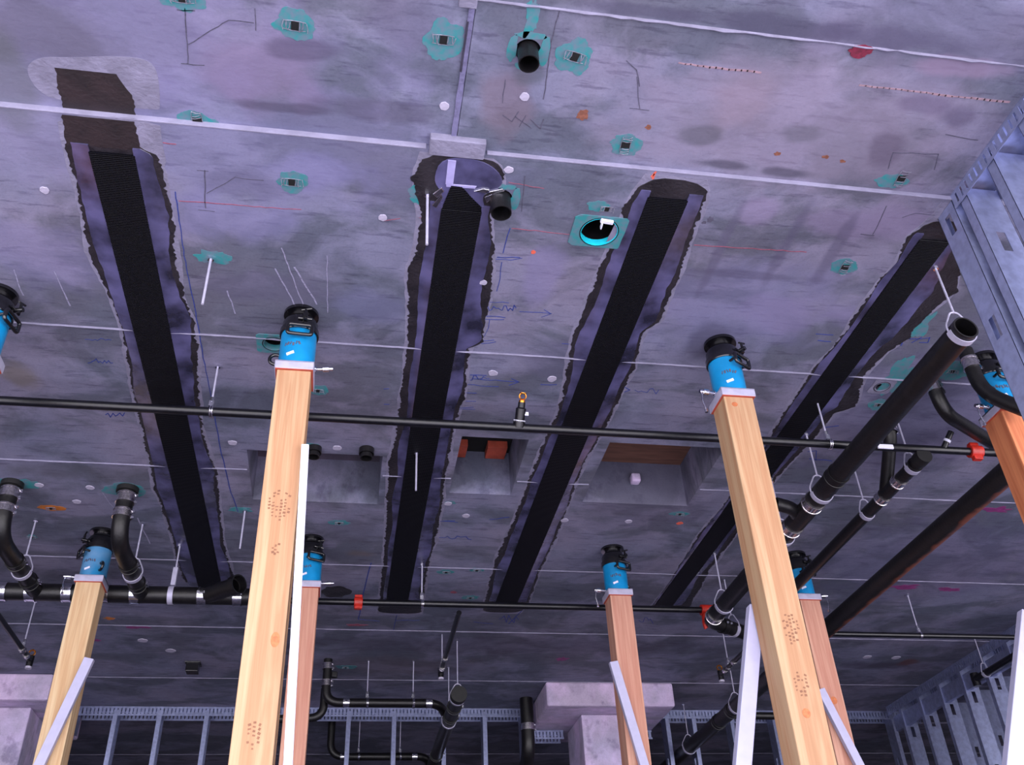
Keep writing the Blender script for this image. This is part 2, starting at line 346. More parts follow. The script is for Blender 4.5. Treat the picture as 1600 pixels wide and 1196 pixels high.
def fin(y, x0, x1, h=.008, w=.006, zoff=0, m='ground', seed=0, name='form_seam', amp=.25):
    mb = MB(); n = int((x1-x0)/.04); vs = []; fs = []
    for i in range(n+1):
        x = x0+(x1-x0)*i/n; q = noise.noise(Vector((x*7, y*3, seed)))*.6+noise.noise(Vector((x*25, y, seed)))*.4
        hh = h*(1+q*amp*2); yy = y+q*.002
        z = ZC+zoff
        vs += [(x, yy-w, z+.004), (x, yy-w*.25, z-hh), (x, yy+w*.25, z-hh*.9), (x, yy+w, z+.004)]
        if i:
            a = (i-1)*4; b = i*4
            for k in range(3): fs.append((a+k, b+k, b+k+1, a+k+1))
            fs.append((a+3, b+3, b, a))
    fs.append((0, 1, 2, 3)); fs.append(tuple(n*4+k for k in (3, 2, 1, 0)))
    mb.add(vs, fs); return mb.build(name, MT[m], ceil)
MT['riser'] = mat('lit_slab_step', (.53, .52, .61), .6, 0, .12, 14, .3, 60)  # paler than the slab: light on the step face put into its colour
MB().bb(XL, .19, 2.398, 2.4045, ZC-.0015, ZC+.025).build('lit_step_face', MT['riser'], ceil, bevel=.0015)
MB().bb(.42, XR, 2.398, 2.4045, ZC-.0015, ZC+.019).build('lit_step_face', MT['riser'], ceil, bevel=.0015)
def fin_segments(y, h, w, seed):
    segs = []; x = XL
    for a in openings:
        if a[2] < y < a[3]: segs.append((x, a[0]-.01)); x = a[1]+.01
    segs.append((x, XR))
    for i, (a, b) in enumerate(segs): fin(y, a, b, h*.8, w*.8, seed=seed+i)
for i, (y, h) in enumerate(((3.632, .011), (4.865, .009), (6.105, .008), (7.30, .009), (8.50, .007), (9.75, .007), (11., .007))): fin_segments(y, h, .006, i*3)
fin(1.775, .30, XR, .009, .006, .018, m='ground', seed=9, amp=1.0)
# cross joint between the two near panels
def ydir(x, y0, y1, w, h, z, m, name='form_seam'):
    mb = MB(); n = max(2, int((y1-y0)/.03)); vs = []; fs = []
    for i in range(n+1):
        y = y0+(y1-y0)*i/n; q = noise.noise(Vector((x*3, y*15, 2)))*.25; 
        vs += [(x-w/2*(1+q), y, z+.002), (x-w/2*(1+q), y, z-h), (x+w/2*(1+q), y, z-h), (x+w/2*(1+q), y, z+.002)]
        if i:
            a = (i-1)*4; b = i*4
            for k in range(4): fs.append((a+k, a+(k+1) % 4, b+(k+1) % 4, b+k))
    fs.append((3, 2, 1, 0)); fs.append(tuple(n*4+k for k in range(4))); mb.add(vs, fs); return mb.build(name, MT[m], ceil)
MT['seamdark'] = mat('grey_joint_filler', (.42, .41, .54), .7, 0, .2, 30, .4, 60)
MT['seamblack'] = mat('open_joint_gap', (.20, .19, .26), .8, 0, .3, 30)
ydir(.287, 1.80, 2.37, .020, .007, ZC+.024, 'seamdark'); ydir(.279, 1.86, 2.06, .007, .008, ZC+.024, 'seamblack')
p0, p1 = at(690, 206), at(745, 233)
MB().bb(.20, .41, 2.345, 2.425, ZC-.010, ZC+.03).build('grout_pad', MT['ground'], ceil, bevel=.004)
MB().bb(.24, .30, 1.60, 1.80, ZC-.004, ZC+.03).build('grout_pad', MT['ground'], ceil, bevel=.004)
x0, x1, y0, y1 = openings[0]; zk = ZC+TH
MB().bb(x0-.1, x0, y0-.1, y1+.1, zk, zk+.25).bb(x1, x1+.1, y0-.1, y1+.1, zk, zk+.25).bb(x0, x1, y0-.1, y0, zk, zk+.25).bb(x0, x1, y1, y1+.1, zk, zk+.25).build('added_curb', MT['concrete_dim'], ceil)  # curb added above the slab to deepen the dark in this opening
MB().bb(x0-.1, x1+.1, y0-.1, y1+.1, zk+.25, zk+.28).build('opening_lid', MT['dark'], ceil)  # lid raised onto the curb, coloured near-black for the unlit top
for (x0, x1, y0, y1), m_ in zip(openings[1:], ('dark', 'ply')):
    MB().bb(x0-.12, x1+.12, y0-.12, y1+.12, ZC+TH, ZC+TH+.03).build('opening_lid', MT[m_], ceil)
# red blocking timbers seen inside the middle opening
x0, x1, y0, y1 = openings[1]
for (a, b, lb) in ((x0+.0, x0+.10, 'short red-stained timber block in the left corner of the middle ceiling opening'), (x0+.22, x0+.345, 'red-stained timber block in the middle of the central ceiling opening')):
    tag(MB().bb(a+.003, b, y0+.50, y1-.003, ZC+TH-.05, ZC+TH-.001).build('timber_block', MT['redwood'], bevel=.003), lb, 'timber')
tag(MB().bb(1.72, 1.78, 5.02, 5.083, ZC+.13, ZC+.19).build('concrete_lump', MT['concrete_light'], bevel=.012), 'pale lump of concrete stuck on the back wall of the rightmost ceiling opening', 'lump')

# ------------------------------------------------------------------ floor, walls, columns
tag(MB().bb(XL, XR, .9, YF, -.2, 0).build('floor', MT['floor'], org=(0, 0, 0)), kind='structure')
tag(MB().bb(XL, XR, YF, YF+.2, 0, ZC+TH).build('wall_back', MT['concrete_dim'], org=(0, 0, 0)), kind='structure')
tag(MB().bb(XL-.2, XL, 1.0, YF, 0, ZC+TH).build('wall_left', MT['concrete_dim'], org=(0, 0, 0)), kind='structure')
tag(MB().bb(XR, XR+.2, 1.0, YF, 0, ZC+TH).build('wall_right', MT['concrete_dim'], org=(0, 0, 0)), kind='structure')
CAPH = .22
def column(cx0, cx1, colx0, colx1, y0, y1, cy0, cy1, label):
    c = thing('concrete_column', label, 'column', ((colx0+colx1)/2, (cy0+cy1)/2, 0))
    MB().bb(cx0, cx1, y0, y1, ZC-CAPH, ZC).build('drop_panel', MT['concrete_light'], c, bevel=.02)
    MB().bb(colx0, colx1, cy0, cy1, 0, ZC-CAPH).build('shaft', MT['concrete_light'], c, bevel=.01)
q0 = at(908, 1117, CAPH); 
column(1.83, 3.04, q0.x, q0.x+.62, 8.50, 9.72, q0.y, q0.y+.62, 'pale concrete column with a square drop panel, behind the post right of centre')
q1 = at(49, 1106, CAPH)
column(-3.70, -2.40, q1.x-.62, q1.x, 8.43, 9.65, q1.y, q1.y+.62, 'pale concrete column with a square drop panel at the lower left')

# ------------------------------------------------------------------ carbon strips
def edge(px, n_=None): 
    P = sorted([(at(*p).y, at(*p).x) for p in px]); return P
def ev(P, y):
    if y <= P[0][0]: return P[0][1]
    for a, b in zip(P, P[1:]):
        if a[0] <= y <= b[0]:
            t = (y-a[0])/(b[0]-a[0]+1e-9); return a[1]+(b[1]-a[1])*t
    return P[-1][1]
def sheet(L_, R_, y0, y1, th, jag, seed, step=.012, edgew=.004, up=None, topin=0):
    """thin raised coat between two outlines; th is its drop below the slab"""
    mb = MB(); n = max(3, int((y1-y0)/step)); vs = []; fs = []
    for i in range(n+1):
        y = y0+(y1-y0)*i/n
        def j(s_): return jag*(noise.noise(Vector((y*60, s_, seed)))*1.2+noise.noise(Vector((y*14, s_, seed+5)))*1.3+random.uniform(-.35, .35))
        a = ev(L_, y)+j(1.3); b = ev(R_, y)+j(7.7)
        e_ = min((y-y0), (y1-y))
        if e_ < topin: q = (1-math.sqrt(max(0, 1-(1-e_/topin)**2)))*(b-a)*.3; a += q; b -= q
        if b-a < .01: mid = (a+b)/2; a, b = mid-.005, mid+.005
        z = cz((a+b)/2, y)
        vs += [(a, y, z+.003), (a+edgew, y, z-th), (b-edgew, y, z-th), (b, y, z+.003)]
        if i:
            o = (i-1)*4; p = i*4
            for k in range(3): fs.append((o+k, p+k, p+k+1, o+k+1))
            fs.append((o+3, p+3, p, o))
    fs.append((0, 1, 2, 3)); fs.append((n*4+3, n*4+2, n*4+1, n*4)); mb.add(vs, fs); return mb
def fillet(xt, L_, y0, y1, seed, frac, zt, ze, w=None, side=-1):
    """resin band from the weave edge xt outwards to frac of the coat outline L_"""
    mb = MB(); n = max(3, int((y1-y0)/.02)); vs = []; fs = []; K = 5
    for i in range(n+1):
        y = y0+(y1-y0)*i/n; xo = ev(L_, y); fr = frac*(1+.35*noise.noise(Vector((y*3.0, seed, 1)))+.1*noise.noise(Vector((y*20, seed, 4))))
        fr = min(fr, .97); xe = xt+(xo-xt)*fr
        if (xe-xt)*side < .012: xe = xt+side*.012
        z = cz(xt, y); row = []
        for k in range(K):
            t = k/(K-1); row.append((xt+(xe-xt)*t, y, z-(ze+(zt-ze)*(1-t)**1.6)))
        row.append((xe+side*.003, y, z)); row.append((xt, y, z)); vs += row
        m_ = len(row)
        if i:
            o = (i-1)*m_; p = i*m_
            for k in range(m_): fs.append((o+k, o+(k+1) % m_, p+(k+1) % m_, p+k))
    fs.append(tuple(range(m_))); fs.append(tuple(n*m_+k for k in reversed(range(m_)))); mb.add(vs, fs); return mb
def widen(P, d, seed): return [(y, x+d*(1+.8*noise.noise(Vector((y*4, seed, 2))))) for y, x in P]
def strip(label, Lpx, Rpx, tL, tR, ts, te, seed, fl=.55, fr=.55, coat_y=None, grd=.02):
    L_, R_ = edge(Lpx), edge(Rpx)
    xa = sum(at(*p).x for p in tL)/len(tL); xb = sum(at(*p).x for p in tR)/len(tR)
    y0, y1 = (at(*ts).y, at(*te).y)
    c0, c1 = min(L_[0][0], R_[0][0]), max(L_[-1][0], R_[-1][0])
    t = thing('carbon_fibre_strip', label, 'strip', ((xa+xb)/2, (y0+y1)/2, ZC), None)
    ya = max(c0, 2.42) if seed != 1 else c0
    def dense(P): return [(c0-.03+(c1-c0+.06)*i/60, ev(P, c0-.03+(c1-c0+.06)*i/60)) for i in range(61)]
    sheet(widen(dense(L_), -grd, seed), widen(dense(R_), grd, seed+3), (2.42 if seed != 1 else y0-.1), c1+.02, .0006, .004, seed+20, .03, .01).build('ground_margin', MT['ground'], t)
    if seed == 1:
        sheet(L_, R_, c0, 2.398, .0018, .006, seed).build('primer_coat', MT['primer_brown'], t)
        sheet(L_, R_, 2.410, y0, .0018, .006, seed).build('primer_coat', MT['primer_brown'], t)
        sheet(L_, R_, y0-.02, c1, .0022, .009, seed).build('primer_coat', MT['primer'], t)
    else:
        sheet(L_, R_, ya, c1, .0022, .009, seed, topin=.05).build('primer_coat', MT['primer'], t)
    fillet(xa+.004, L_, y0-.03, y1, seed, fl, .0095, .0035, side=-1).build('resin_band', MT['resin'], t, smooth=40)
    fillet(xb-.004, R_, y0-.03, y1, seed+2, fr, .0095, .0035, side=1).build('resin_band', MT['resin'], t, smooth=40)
    MB().bb(xa, xb, y0, y1, ZC-.013, ZC-.004).build('carbon_fabric', MT['fabric'], t, bevel=.003)
    return t, xa, xb, y0, y1
s1 = strip('leftmost of the four black carbon strips, with a brown painted top end',
  [(80, 112), (95, 180), (105, 240), (125, 320), (140, 400), (175, 470), (190, 520), (205, 600), (225, 690), (240, 760), (265, 830), (280, 890), (290, 910)],
  [(180, 125), (205, 155), (213, 195), (222, 232), (246, 242), (258, 290), (272, 340), (275, 400), (290, 470), (303, 500), (310, 540), (310, 600), (318, 680), (340, 740), (345, 800), (350, 850), (365, 900)],
  [(147, 236), (182, 400), (238, 640), (277, 800)], [(212, 240), (243, 400), (290, 640), (325, 800)], (180, 238), (322, 915), 1, .8, .75)
s2 = strip('black carbon strip whose top ends in a resin pool beside a short open pipe',
  [(668, 232), (650, 262), (645, 285), (655, 330), (650, 380), (638, 420), (636, 540), (625, 620), (620, 670), (606, 720), (603, 830), (592, 945), (590, 958)],
  [(742, 240), (778, 246), (790, 275), (775, 305), (765, 340), (772, 380), (770, 420), (765, 470), (755, 536), (733, 545), (726, 620), (712, 660), (705, 700), (696, 740), (690, 800), (680, 850), (668, 890), (660, 950)],
  [(686, 330), (677, 400), (648, 640), (623, 800)], [(752, 330), (737, 400), (697, 640), (663, 800)], (719, 326), (625, 945), 2, .5, .75)
s3 = strip('black carbon strip just right of the teal-rimmed big round hole',
  [(1015, 278), (1000, 288), (975, 322), (965, 360), (940, 410), (925, 450), (900, 510), (888, 550), (880, 610), (868, 650), (850, 690), (830, 740), (815, 780), (795, 830), (775, 870), (765, 905), (757, 945)],
  [(1095, 284), (1108, 300), (1098, 330), (1078, 380), (1062, 430), (1045, 470), (1033, 503), (1005, 520), (990, 580), (965, 630), (940, 680), (915, 720), (895, 770), (870, 840), (845, 890), (825, 945), (812, 958)],
  [(1015, 310), (905, 600), (835, 760)], [(1080, 310), (960, 580), (882, 762)], (1048, 309), (805, 940), 3, .65, .75)
s4 = strip('rightmost of the four black carbon strips, reaching up to the galvanised studs',
  [(1455, 343), (1420, 368), (1400, 410), (1370, 440), (1345, 480), (1325, 510), (1300, 545), (1275, 570), (1255, 600), (1235, 630), (1215, 660), (1180, 720), (1130, 790), (1095, 830), (1070, 870), (1040, 920), (1015, 950)],
  [(1500, 395), (1499, 420), (1495, 457), (1462, 481), (1428, 515), (1421, 528), (1384, 552), (1350, 589), (1343, 619), (1338, 636), (1303, 646), (1290, 665), (1262, 697), (1225, 734), (1180, 790), (1140, 850), (1110, 890), (1080, 945)],
  [(1296, 569), (1410, 404)], [(1340, 569), (1458, 404)], (1440, 372), (1050, 945), 4, .7, .5)
# resin pool at the top of the second strip
t2 = s2[0]
pa, pb = at(668, 255), at(790, 300)
def pxpoly(px, d=0, sm=0):
    P = [(at(x, y).x, at(x, y).y) for x, y in px]
    for _ in range(sm): P = [q for a, b in zip(P, P[1:]+P[:1]) for q in ((a[0]*.75+b[0]*.25, a[1]*.75+b[1]*.25), (a[0]*.25+b[0]*.75, a[1]*.25+b[1]*.75))]
    return P
MB().prism(pxpoly([(690, 245), (745, 247), (775, 262), (788, 283), (775, 298), (752, 303), (760, 330), (752, 345), (735, 330), (690, 330), (672, 328), (690, 300), (676, 280)], sm=2), ZC-.006, ZC-.001).build('resin_pool', MT['resin'], t2, bevel=.003)
MB().prism(pxpoly([(700, 248), (713, 249), (708, 287), (696, 286)]), ZC-.009, ZC-.005).build('resin_drip', MT['resin_light'], t2, bevel=.002)
MB().prism(pxpoly([(697, 285), (745, 289), (742, 293), (697, 290)]), ZC-.009, ZC-.005).build('resin_drip', MT['resin_light'], t2, bevel=.002)
MB().prism(pxpoly([(705, 288), (722, 290), (735, 305), (752, 322), (752, 332), (700, 332), (690, 325)]), ZC-.010, ZC-.005).build('fabric_flap', MT['fabric'], t2)
MB().prism(ragged(*at(662, 278).xy, .045, .05, 3), ZC-.004, ZC-.001).build('primer_coat', MT['primer'], t2)
for i, q in enumerate([[(740, 296), (755, 292), (765, 294), (760, 299)], [(763, 297), (786, 292), (788, 296), (768, 301)], [(676, 300), (690, 290), (694, 296), (683, 306)], [(675, 318), (690, 300), (692, 306), (682, 322)], [(757, 305), (775, 298), (776, 302), (760, 314)]]):
    MB().prism(pxpoly(q), ZC-.013, ZC-.004).build('foil_scrap', MT['steel'], t2, bevel=.002)
MB().prism(pxpoly([(36, 112), (58, 95), (110, 97), (170, 94), (222, 97), (243, 112), (248, 150), (248, 176), (246, 179), (85, 165), (52, 145)], sm=2), cz(-1, 2)-.0008, cz(-1, 2)+.001).build('ground_margin', MT['ground'], s1[0])
MB().prism(pxpoly([(88, 176), (250, 188), (253, 222), (262, 262), (240, 262), (110, 262), (96, 230)], sm=1), ZC-.0008, ZC+.001).build('ground_margin', MT['ground'], s1[0])
# small dark patch right of the far end of the left strip
tag(MB().prism(ragged(*at(525, 925).xy, .10, .10, 8), ZC-.002, ZC+.001).build('primer_patch', MT['primer']), 'small dark painted patch on the ceiling between the two left strips at their far ends', 'patch')

# ------------------------------------------------------------------ marks drawn on the ceiling
def ribbon(mb, px, w, th=.0012):
    P = [at(*q) for q in px]
    for a, b in zip(P, P[1:]):
        d = (b-a); L = d.length
        if L < .001: continue
        d /= L; n = Vector((-d.y, d.x, 0))*w/2; z = cz((a.x+b.x)/2, (a.y+b.y)/2); e2 = d*w*.3
        mb.add([(a-n-e2).xy[:]+(z-th,), (a+n-e2).xy[:]+(z-th,), (b+n+e2).xy[:]+(z-th,), (b-n+e2).xy[:]+(z-th,), (a-n-e2).xy[:]+(z+.001,), (a+n-e2).xy[:]+(z+.001,), (b+n+e2).xy[:]+(z+.001,), (b-n+e2).xy[:]+(z+.001,)],
               [(0, 1, 2, 3), (7, 6, 5, 4), (0, 4, 5, 1), (1, 5, 6, 2), (2, 6, 7, 3), (3, 7, 4, 0)])
    return mb
def marks(name, m, lines, w):
    mb = MB()
    rr = random.Random(len(lines))
    for l in lines:
        q = [l[0]]
        for a, b in zip(l, l[1:]):
            k = max(1, int(math.hypot(a[0]-b[0], a[1]-b[1])/9))
            for i in range(1, k+1): q.append((a[0]+(b[0]-a[0])*i/k+rr.uniform(-.7, .7), a[1]+(b[1]-a[1])*i/k+rr.uniform(-.7, .7)))
        run_ = [q[0]]
        for p_ in q[1:]:
            run_.append(p_)
            if rr.random() < .10 and len(run_) > 3: ribbon(mb, run_, w*rr.uniform(.6, 1.1)); run_ = [p_]
        ribbon(mb, run_, w*rr.uniform(.6, 1.1))
    mb.build(name, MT[m], ceil)
def scrib(x, y, w, h, n, seed):
    rr = random.Random(seed); return [(x+w*i/n, y+h*.35*i/n*.1+rr.uniform(-h/2, h/2)) for i in range(n+1)]
marks('blue_crayon_line', 'bluemark', [[(274, 300), (288, 400), (304, 480), (318, 560), (330, 620), (344, 700), (358, 760), (372, 800)]], .006)
marks('blue_crayon_writing', 'bluemark', [[(797, 357), (790, 380), (786, 395)], [(777, 402), (812, 403)], [(775, 405), (800, 407), (815, 404)], [(784, 410), (781, 435), (776, 455)], [(765, 472), (795, 473)], scrib(762, 482, 45, 10, 14, 1),
      [(812, 487), (862, 490), (850, 484)], [(862, 490), (846, 496)], [(758, 494), (790, 496)], [(757, 499), (788, 500)], [(765, 500), (763, 512), (757, 525)], [(752, 537), (775, 535)], [(750, 533), (772, 532)],
      scrib(735, 590, 30, 9, 10, 2), [(735, 586), (760, 587)], [(738, 592), (811, 597), (800, 592)], [(811, 597), (796, 602)], [(731, 601), (779, 605)], [(845, 601), (870, 601)], [(728, 614), (745, 614)], [(728, 627), (744, 627)],
      [(717, 639), (742, 640)], [(715, 637), (740, 637)], [(716, 670), (748, 671)], [(878, 537), (890, 538)], [(974, 604), (984, 609), (975, 613)], scrib(992, 612, 38, 9, 8, 3), scrib(133, 530, 40, 4, 10, 5), scrib(138, 565, 38, 8, 12, 6), scrib(165, 650, 30, 10, 8, 7),
      [(600, 608), (608, 608)], [(600, 632), (608, 632)]], .0045)
marks('blue_crayon_writing', 'bluemark', [[(580, 880), (572, 910), (565, 940), (560, 968)], [(560, 968), (592, 971)], [(615, 985), (620, 962), (618, 970), (655, 970)], [(740, 972), (770, 975)], scrib(780, 968, 30, 14, 8, 9), [(815, 955), (795, 975)],
      [(690, 815), (715, 816)], scrib(686, 840, 50, 6, 12, 10), [(688, 815), (710, 814)], [(765, 812), (795, 809)], scrib(998, 970, 22, 12, 7, 12), [(1275, 522), (1302, 524)], [(1278, 532), (1298, 534)], [(1408, 540), (1412, 528), (1430, 530), (1452, 528), (1450, 535), (1436, 536)], [(1440, 527), (1425, 536)], [(1290, 668), (1310, 665)], [(1265, 717), (1300, 720)], [(1262, 706), (1275, 705), (1275, 720)]], .007)
marks('red_chalk_line', 'redmark', [[(255, 223), (275, 225)], [(280, 314), (470, 328)], [(795, 285), (850, 295)], [(800, 357), (890, 366)], [(1085, 383), (1260, 394)], [(655, 340), (690, 343)], [(600, 345), (625, 342)], [(1390, 433), (1490, 440)]], .0035)
marks('orange_chalk_line', 'orangemark', [[(1018, 276), (1024, 268)], [(1020, 279), (1022, 272)]], .012)
MT['paleline'] = mat('pale_pink_cement_line', (.56, .46, .50), .8, 0, .2, 40)
marks('pale_cement_line', 'paleline', [[(1062, 103), (1110, 110), (1190, 118)], [(1345, 138), (1420, 146), (1500, 156), (1580, 164)]], .008)
marks('pencil_line', 'pencil', [[(287, 20), (291, 75), (292, 105)], [(275, 22), (302, 24)], [(293, 76), (355, 38), (395, 42)], [(397, 20), (398, 54)], [(282, 106), (318, 109)], [(320, 266), (321, 325)], [(308, 266), (326, 267)], [(310, 328), (336, 330)], [(323, 302), (368, 277), (412, 282)],
      [(875, 20), (862, 70), (850, 160)], [(790, 130), (785, 165)], [(786, 185), (800, 195), (810, 180)], [(806, 188), (830, 205)], [(812, 203), (822, 185)], [(830, 192), (845, 206), (850, 192)], [(820, 275), (815, 330)], [(996, 125), (1000, 175)], [(985, 174), (1015, 177)], [(980, 100), (996, 115), (1000, 140)],
      [(1390, 268), (1398, 243), (1468, 246), (1462, 270)], [(1385, 322), (1375, 345), (1364, 366)], [(1345, 366), (1365, 368)], [(1480, 215), (1530, 224)], [(1410, 340), (1430, 333), (1460, 336)]], .0035)
marks('scratch_mark', 'scratch', [[(22, 422), (36, 462)], [(85, 425), (110, 478)], [(355, 455), (368, 490)], [(440, 388), (475, 480)], [(430, 420), (460, 475)], [(460, 418), (495, 475)], [(511, 400), (512, 488)], [(215, 810), (235, 850)], [(160, 770), (190, 810)]], .006)
def spot(name, m, px, py, rx, ry, seed, th=.001, amp=.3):
    p = at(px, py); z = cz(p.x, p.y); return MB().prism(ragged(p.x, p.y, rx, ry, seed, amp=amp), z-th, z+.001).build(name, MT[m], ceil)
spot('rust_stain', 'rustspot', 911, 185, .022, .022, 1); spot('rust_stain', 'rustspot', 1014, 204, .012, .01, 2)
spot('rust_stain', 'rustspot', 1216, 245, .012, .010, 3); spot('rust_stain', 'rustspot', 1292, 250, .014, .009, 4); spot('rust_stain', 'rustspot', 1318, 257, .012, .008, 5)
spot('crimson_smear', 'crimson', 1345, 84, .045, .022, 6, .004)
spot('orange_spot', 'orangemark', 833, 394, .010, .010, 7); spot('orange_spot', 'orangemark', 1062, 818, .02, .02, 8); spot('pink_spot', 'redmark', 709, 926, .025, .02, 9)
for i, (x, y, a) in enumerate(((1110, 343, .014), (1100, 348, .009), (290, 290, .0), )):
    if a: spot('rust_stain', 'pencil', x, y, a, a, i+30)
for i, (x, y, rx, ry, m_) in enumerate(((172, 967, .05, .03, 'orangep'), (215, 980, .09, .04, 'pinkp'), (152, 1001, .03, .03, 'pinkp'), (557, 977, .10, .03, 'redmark'), (1415, 918, .12, .05, 'pinkp'), (1480, 922, .10, .04, 'pinkp'), (1560, 797, .10, .05, 'pinkp'), (878, 1030, .06, .06, 'pinkp'))):
    spot('paint_spot', m_, x, y, rx*.8, ry*.8, i+40, amp=.5)

# ------------------------------------------------------------------ cast-in inserts ringed with paint
def insert(px, py, rx, ry, label, seed, col='teal', box=.021, rot=None, offs=(0, 0)):
    p = at(px, py); z = cz(p.x, p.y); r = random.Random(seed); a0 = r.uniform(0, 3) if rot is None else rot
    t = thing('ceiling_insert', label, 'insert', (p.x, p.y, z))
    MB().prism(ragged(p.x+offs[0], p.y+offs[1], rx, ry, seed, n=64, amp=.22), z-.0012, z+.001).build('paint_ring', MT[col], t)
    R = Matrix.Rotation(a0, 3, 'Z')
    MB().box((p.x, p.y, z-.003), (box*1.25, box*1.6, .006), R).build('socket', MT['dark'], t)
    mb = MB()
    for s_ in (-1, 1):
        for k_ in range(3):
            A_ = Vector((p.x, p.y, z-.005))+R @ Vector((s_*box*(.85+.55*k_)+r.uniform(-.1, .1)*box, box*r.uniform(-1.1, -.7), r.uniform(-.006, 0)))
            B_ = Vector((p.x, p.y, z-.005))+R @ Vector((s_*box*(.85+.55*k_)+r.uniform(-.35, .35)*box, box*r.uniform(.6, 1.0), r.uniform(-.008, 0)))
            mb.tube([A_, (A_+B_)/2+Vector((r.uniform(-.2, .2)*box, 0, -.004)), B_], .0015, 6)
    for q_ in (-1, 1):
        mb.tube([Vector((p.x, p.y, z-.004))+R @ Vector((box*u_, q_*box*(1.0-.12*abs(u_)), 0)) for u_ in (-1.9, -.7, .7, 1.8)], .0015, 6)
    mb.build('wire_tabs', MT['wire'], t, smooth=60)
    return t
INS = [
 (283, 2, .075, .05, 'teal-painted cast-in insert cut by the top edge of the picture, left part of the ceiling', 1),
 (460, 46, .07, .055, 'teal-painted square insert near the top, right of the bent pencil line', 2),
 (693, 68, .062, .085, 'teal-ringed insert just left of the cross joint between the two near ceiling panels', 3),
 (899, 93, .062, .075, 'teal-ringed insert to the right of the short black pipe stub near the top', 4),
 (307, 195, .07, .05, 'teal-painted insert sitting on the first long seam, right of the leftmost strip', 5),
 (456, 284, .062, .05, 'teal-ringed insert at the end of the bent pencil line, above the first blue-capped post', 6),
 (978, 231, .062, .045, 'teal-painted insert just above the long seam, over the third strip', 7),
 (1410, 283, .065, .035, 'teal-smeared insert above the long seam near the galvanised studs', 8),
 (1320, 417, .065, .05, 'teal-ringed insert left of the rightmost strip', 9),
 (948, 326, .045, .03, 'small wire-ended insert touching the teal flange of the big round hole', 10),
 (497, 610, .04, .045, 'teal-painted insert at the right side of the nearest left post', 11),
 (486, 697, .045, .03, 'teal-painted insert above the left opening, next to the nearest left post', 12),
 (1372, 632, .06, .05, 'teal-painted insert below the small round hole near the big black pipe', 13),
 (530, 817, .06, .035, 'teal-painted insert below the leftmost ceiling opening', 14),
 (80, 794, .08, .035, 'orange-painted insert between the two left drain risers', 15),
 (1062, 803, .07, .03, 'teal-painted insert below the rightmost ceiling opening', 16),
 (697, 894, .06, .035, 'left one of two neighbouring teal inserts between the second and third strips', 17),
 (745, 891, .055, .035, 'right one of two neighbouring teal inserts between the second and third strips', 18),
 (735, 934, .065, .04, 'teal insert just above the far sprinkler pipe, between the second and third strips', 19),
 (540, 1043, .085, .05, 'teal insert right of the black drain riser in front of the far stud wall', 20),
 (50, 839, .03, .03, 'tiny teal-painted insert under the hanger rod at the far left', 21),
 (1488, 580, .09, .07, 'teal-smeared insert beside the far right jack, under the big black pipe', 22),
]
for a in INS:
    insert(*a[:5], a[5], col='orangep' if a[5] == 15 else 'teal', box=.020 if a[5] < 10 else .014, rot=[0, 0, .05, 0, .2, 1.5, 0, 1.5, 1.5, 1.5, 0, 0][a[5]] if a[5] < 12 else 0,
           offs={5: (0, .01), 8: (-.03, .02), 10: (-.04, -.01), 11: (.01, 0)}.get(a[5], (0, 0)))
spot('teal_smear', 'teal', 1436, 508, .05, .12, 51, amp=.5); spot('teal_smear', 'teal', 1398, 590, .06, .15, 53, amp=.4)
spot('teal_smear', 'teal', 833, 30, .02, .06, 54, amp=.5); spot('teal_smear', 'teal', 706, 786, .03, .02, 55, amp=.5)
for i, (x, y) in enumerate(((20, 757), (198, 766))): spot('teal_smear', 'teal', x, y, .12, .07, 60+i, amp=.3)
spot('teal_smear', 'teal', 660, 302, .055, .05, 57, amp=.3)
# pale round plugs
PL = [(70, 297, 'pale round plug in the ceiling left of the leftmost strip'), (598, 340, 'pale round plug left of the top of the second strip'), (820, 156, 'pale round plug below the short black stub near the top'), (795, 265, 'pale round plug right of the resin pool of the second strip'),
      (755, 441, 'pale plug embedded in the right edge of the second strip'), (770, 583, 'pale plug above the blue arrow between the middle strips'), (862, 592, 'pale plug at the left edge of the third strip'), (694, 172, 'pale plug left of the cross joint near the top'),
      (61, 758, 'pale plug beside the leftmost drain riser'), (141, 762, 'pale plug between the two left drain risers, the upper one'), (120, 784, 'pale plug between the two left drain risers, the lower one'), (527, 700, 'pale plug above the leftmost ceiling opening'),
      (700, 787, 'pale plug below the middle ceiling opening'), (728, 806, 'pale plug further below the middle ceiling opening'), (882, 813, 'pale plug below the left corner of the rightmost opening'), (982, 815, 'pale plug below the middle of the rightmost opening'),
      (223, 1001, 'pale plug low on the left, beyond the drain header'), (267, 1017, 'pale plug low on the left, left of the small black box'), (1355, 1027, 'pale plug left of a pair far right, beyond the thin pipe'), (1400, 1028, 'pale plug right of a pair far right, beyond the thin pipe'), (363, 692, 'pale plug left of the nearest left post'),
      (557, 1168, 'pale plug seen between the far studs')]
for i, (x, y, lb) in enumerate(PL[:-1]):
    p = at(x, y); z = cz(p.x, p.y); r = .018 if y < 500 else (.024 if y < 900 else .04)
    tag(MB().prism(ragged(p.x, p.y, r, r*.95, i, 24, .12), z-.004, z+.002).build('plug', MT['plug'], bevel=.0015), lb, 'plug')

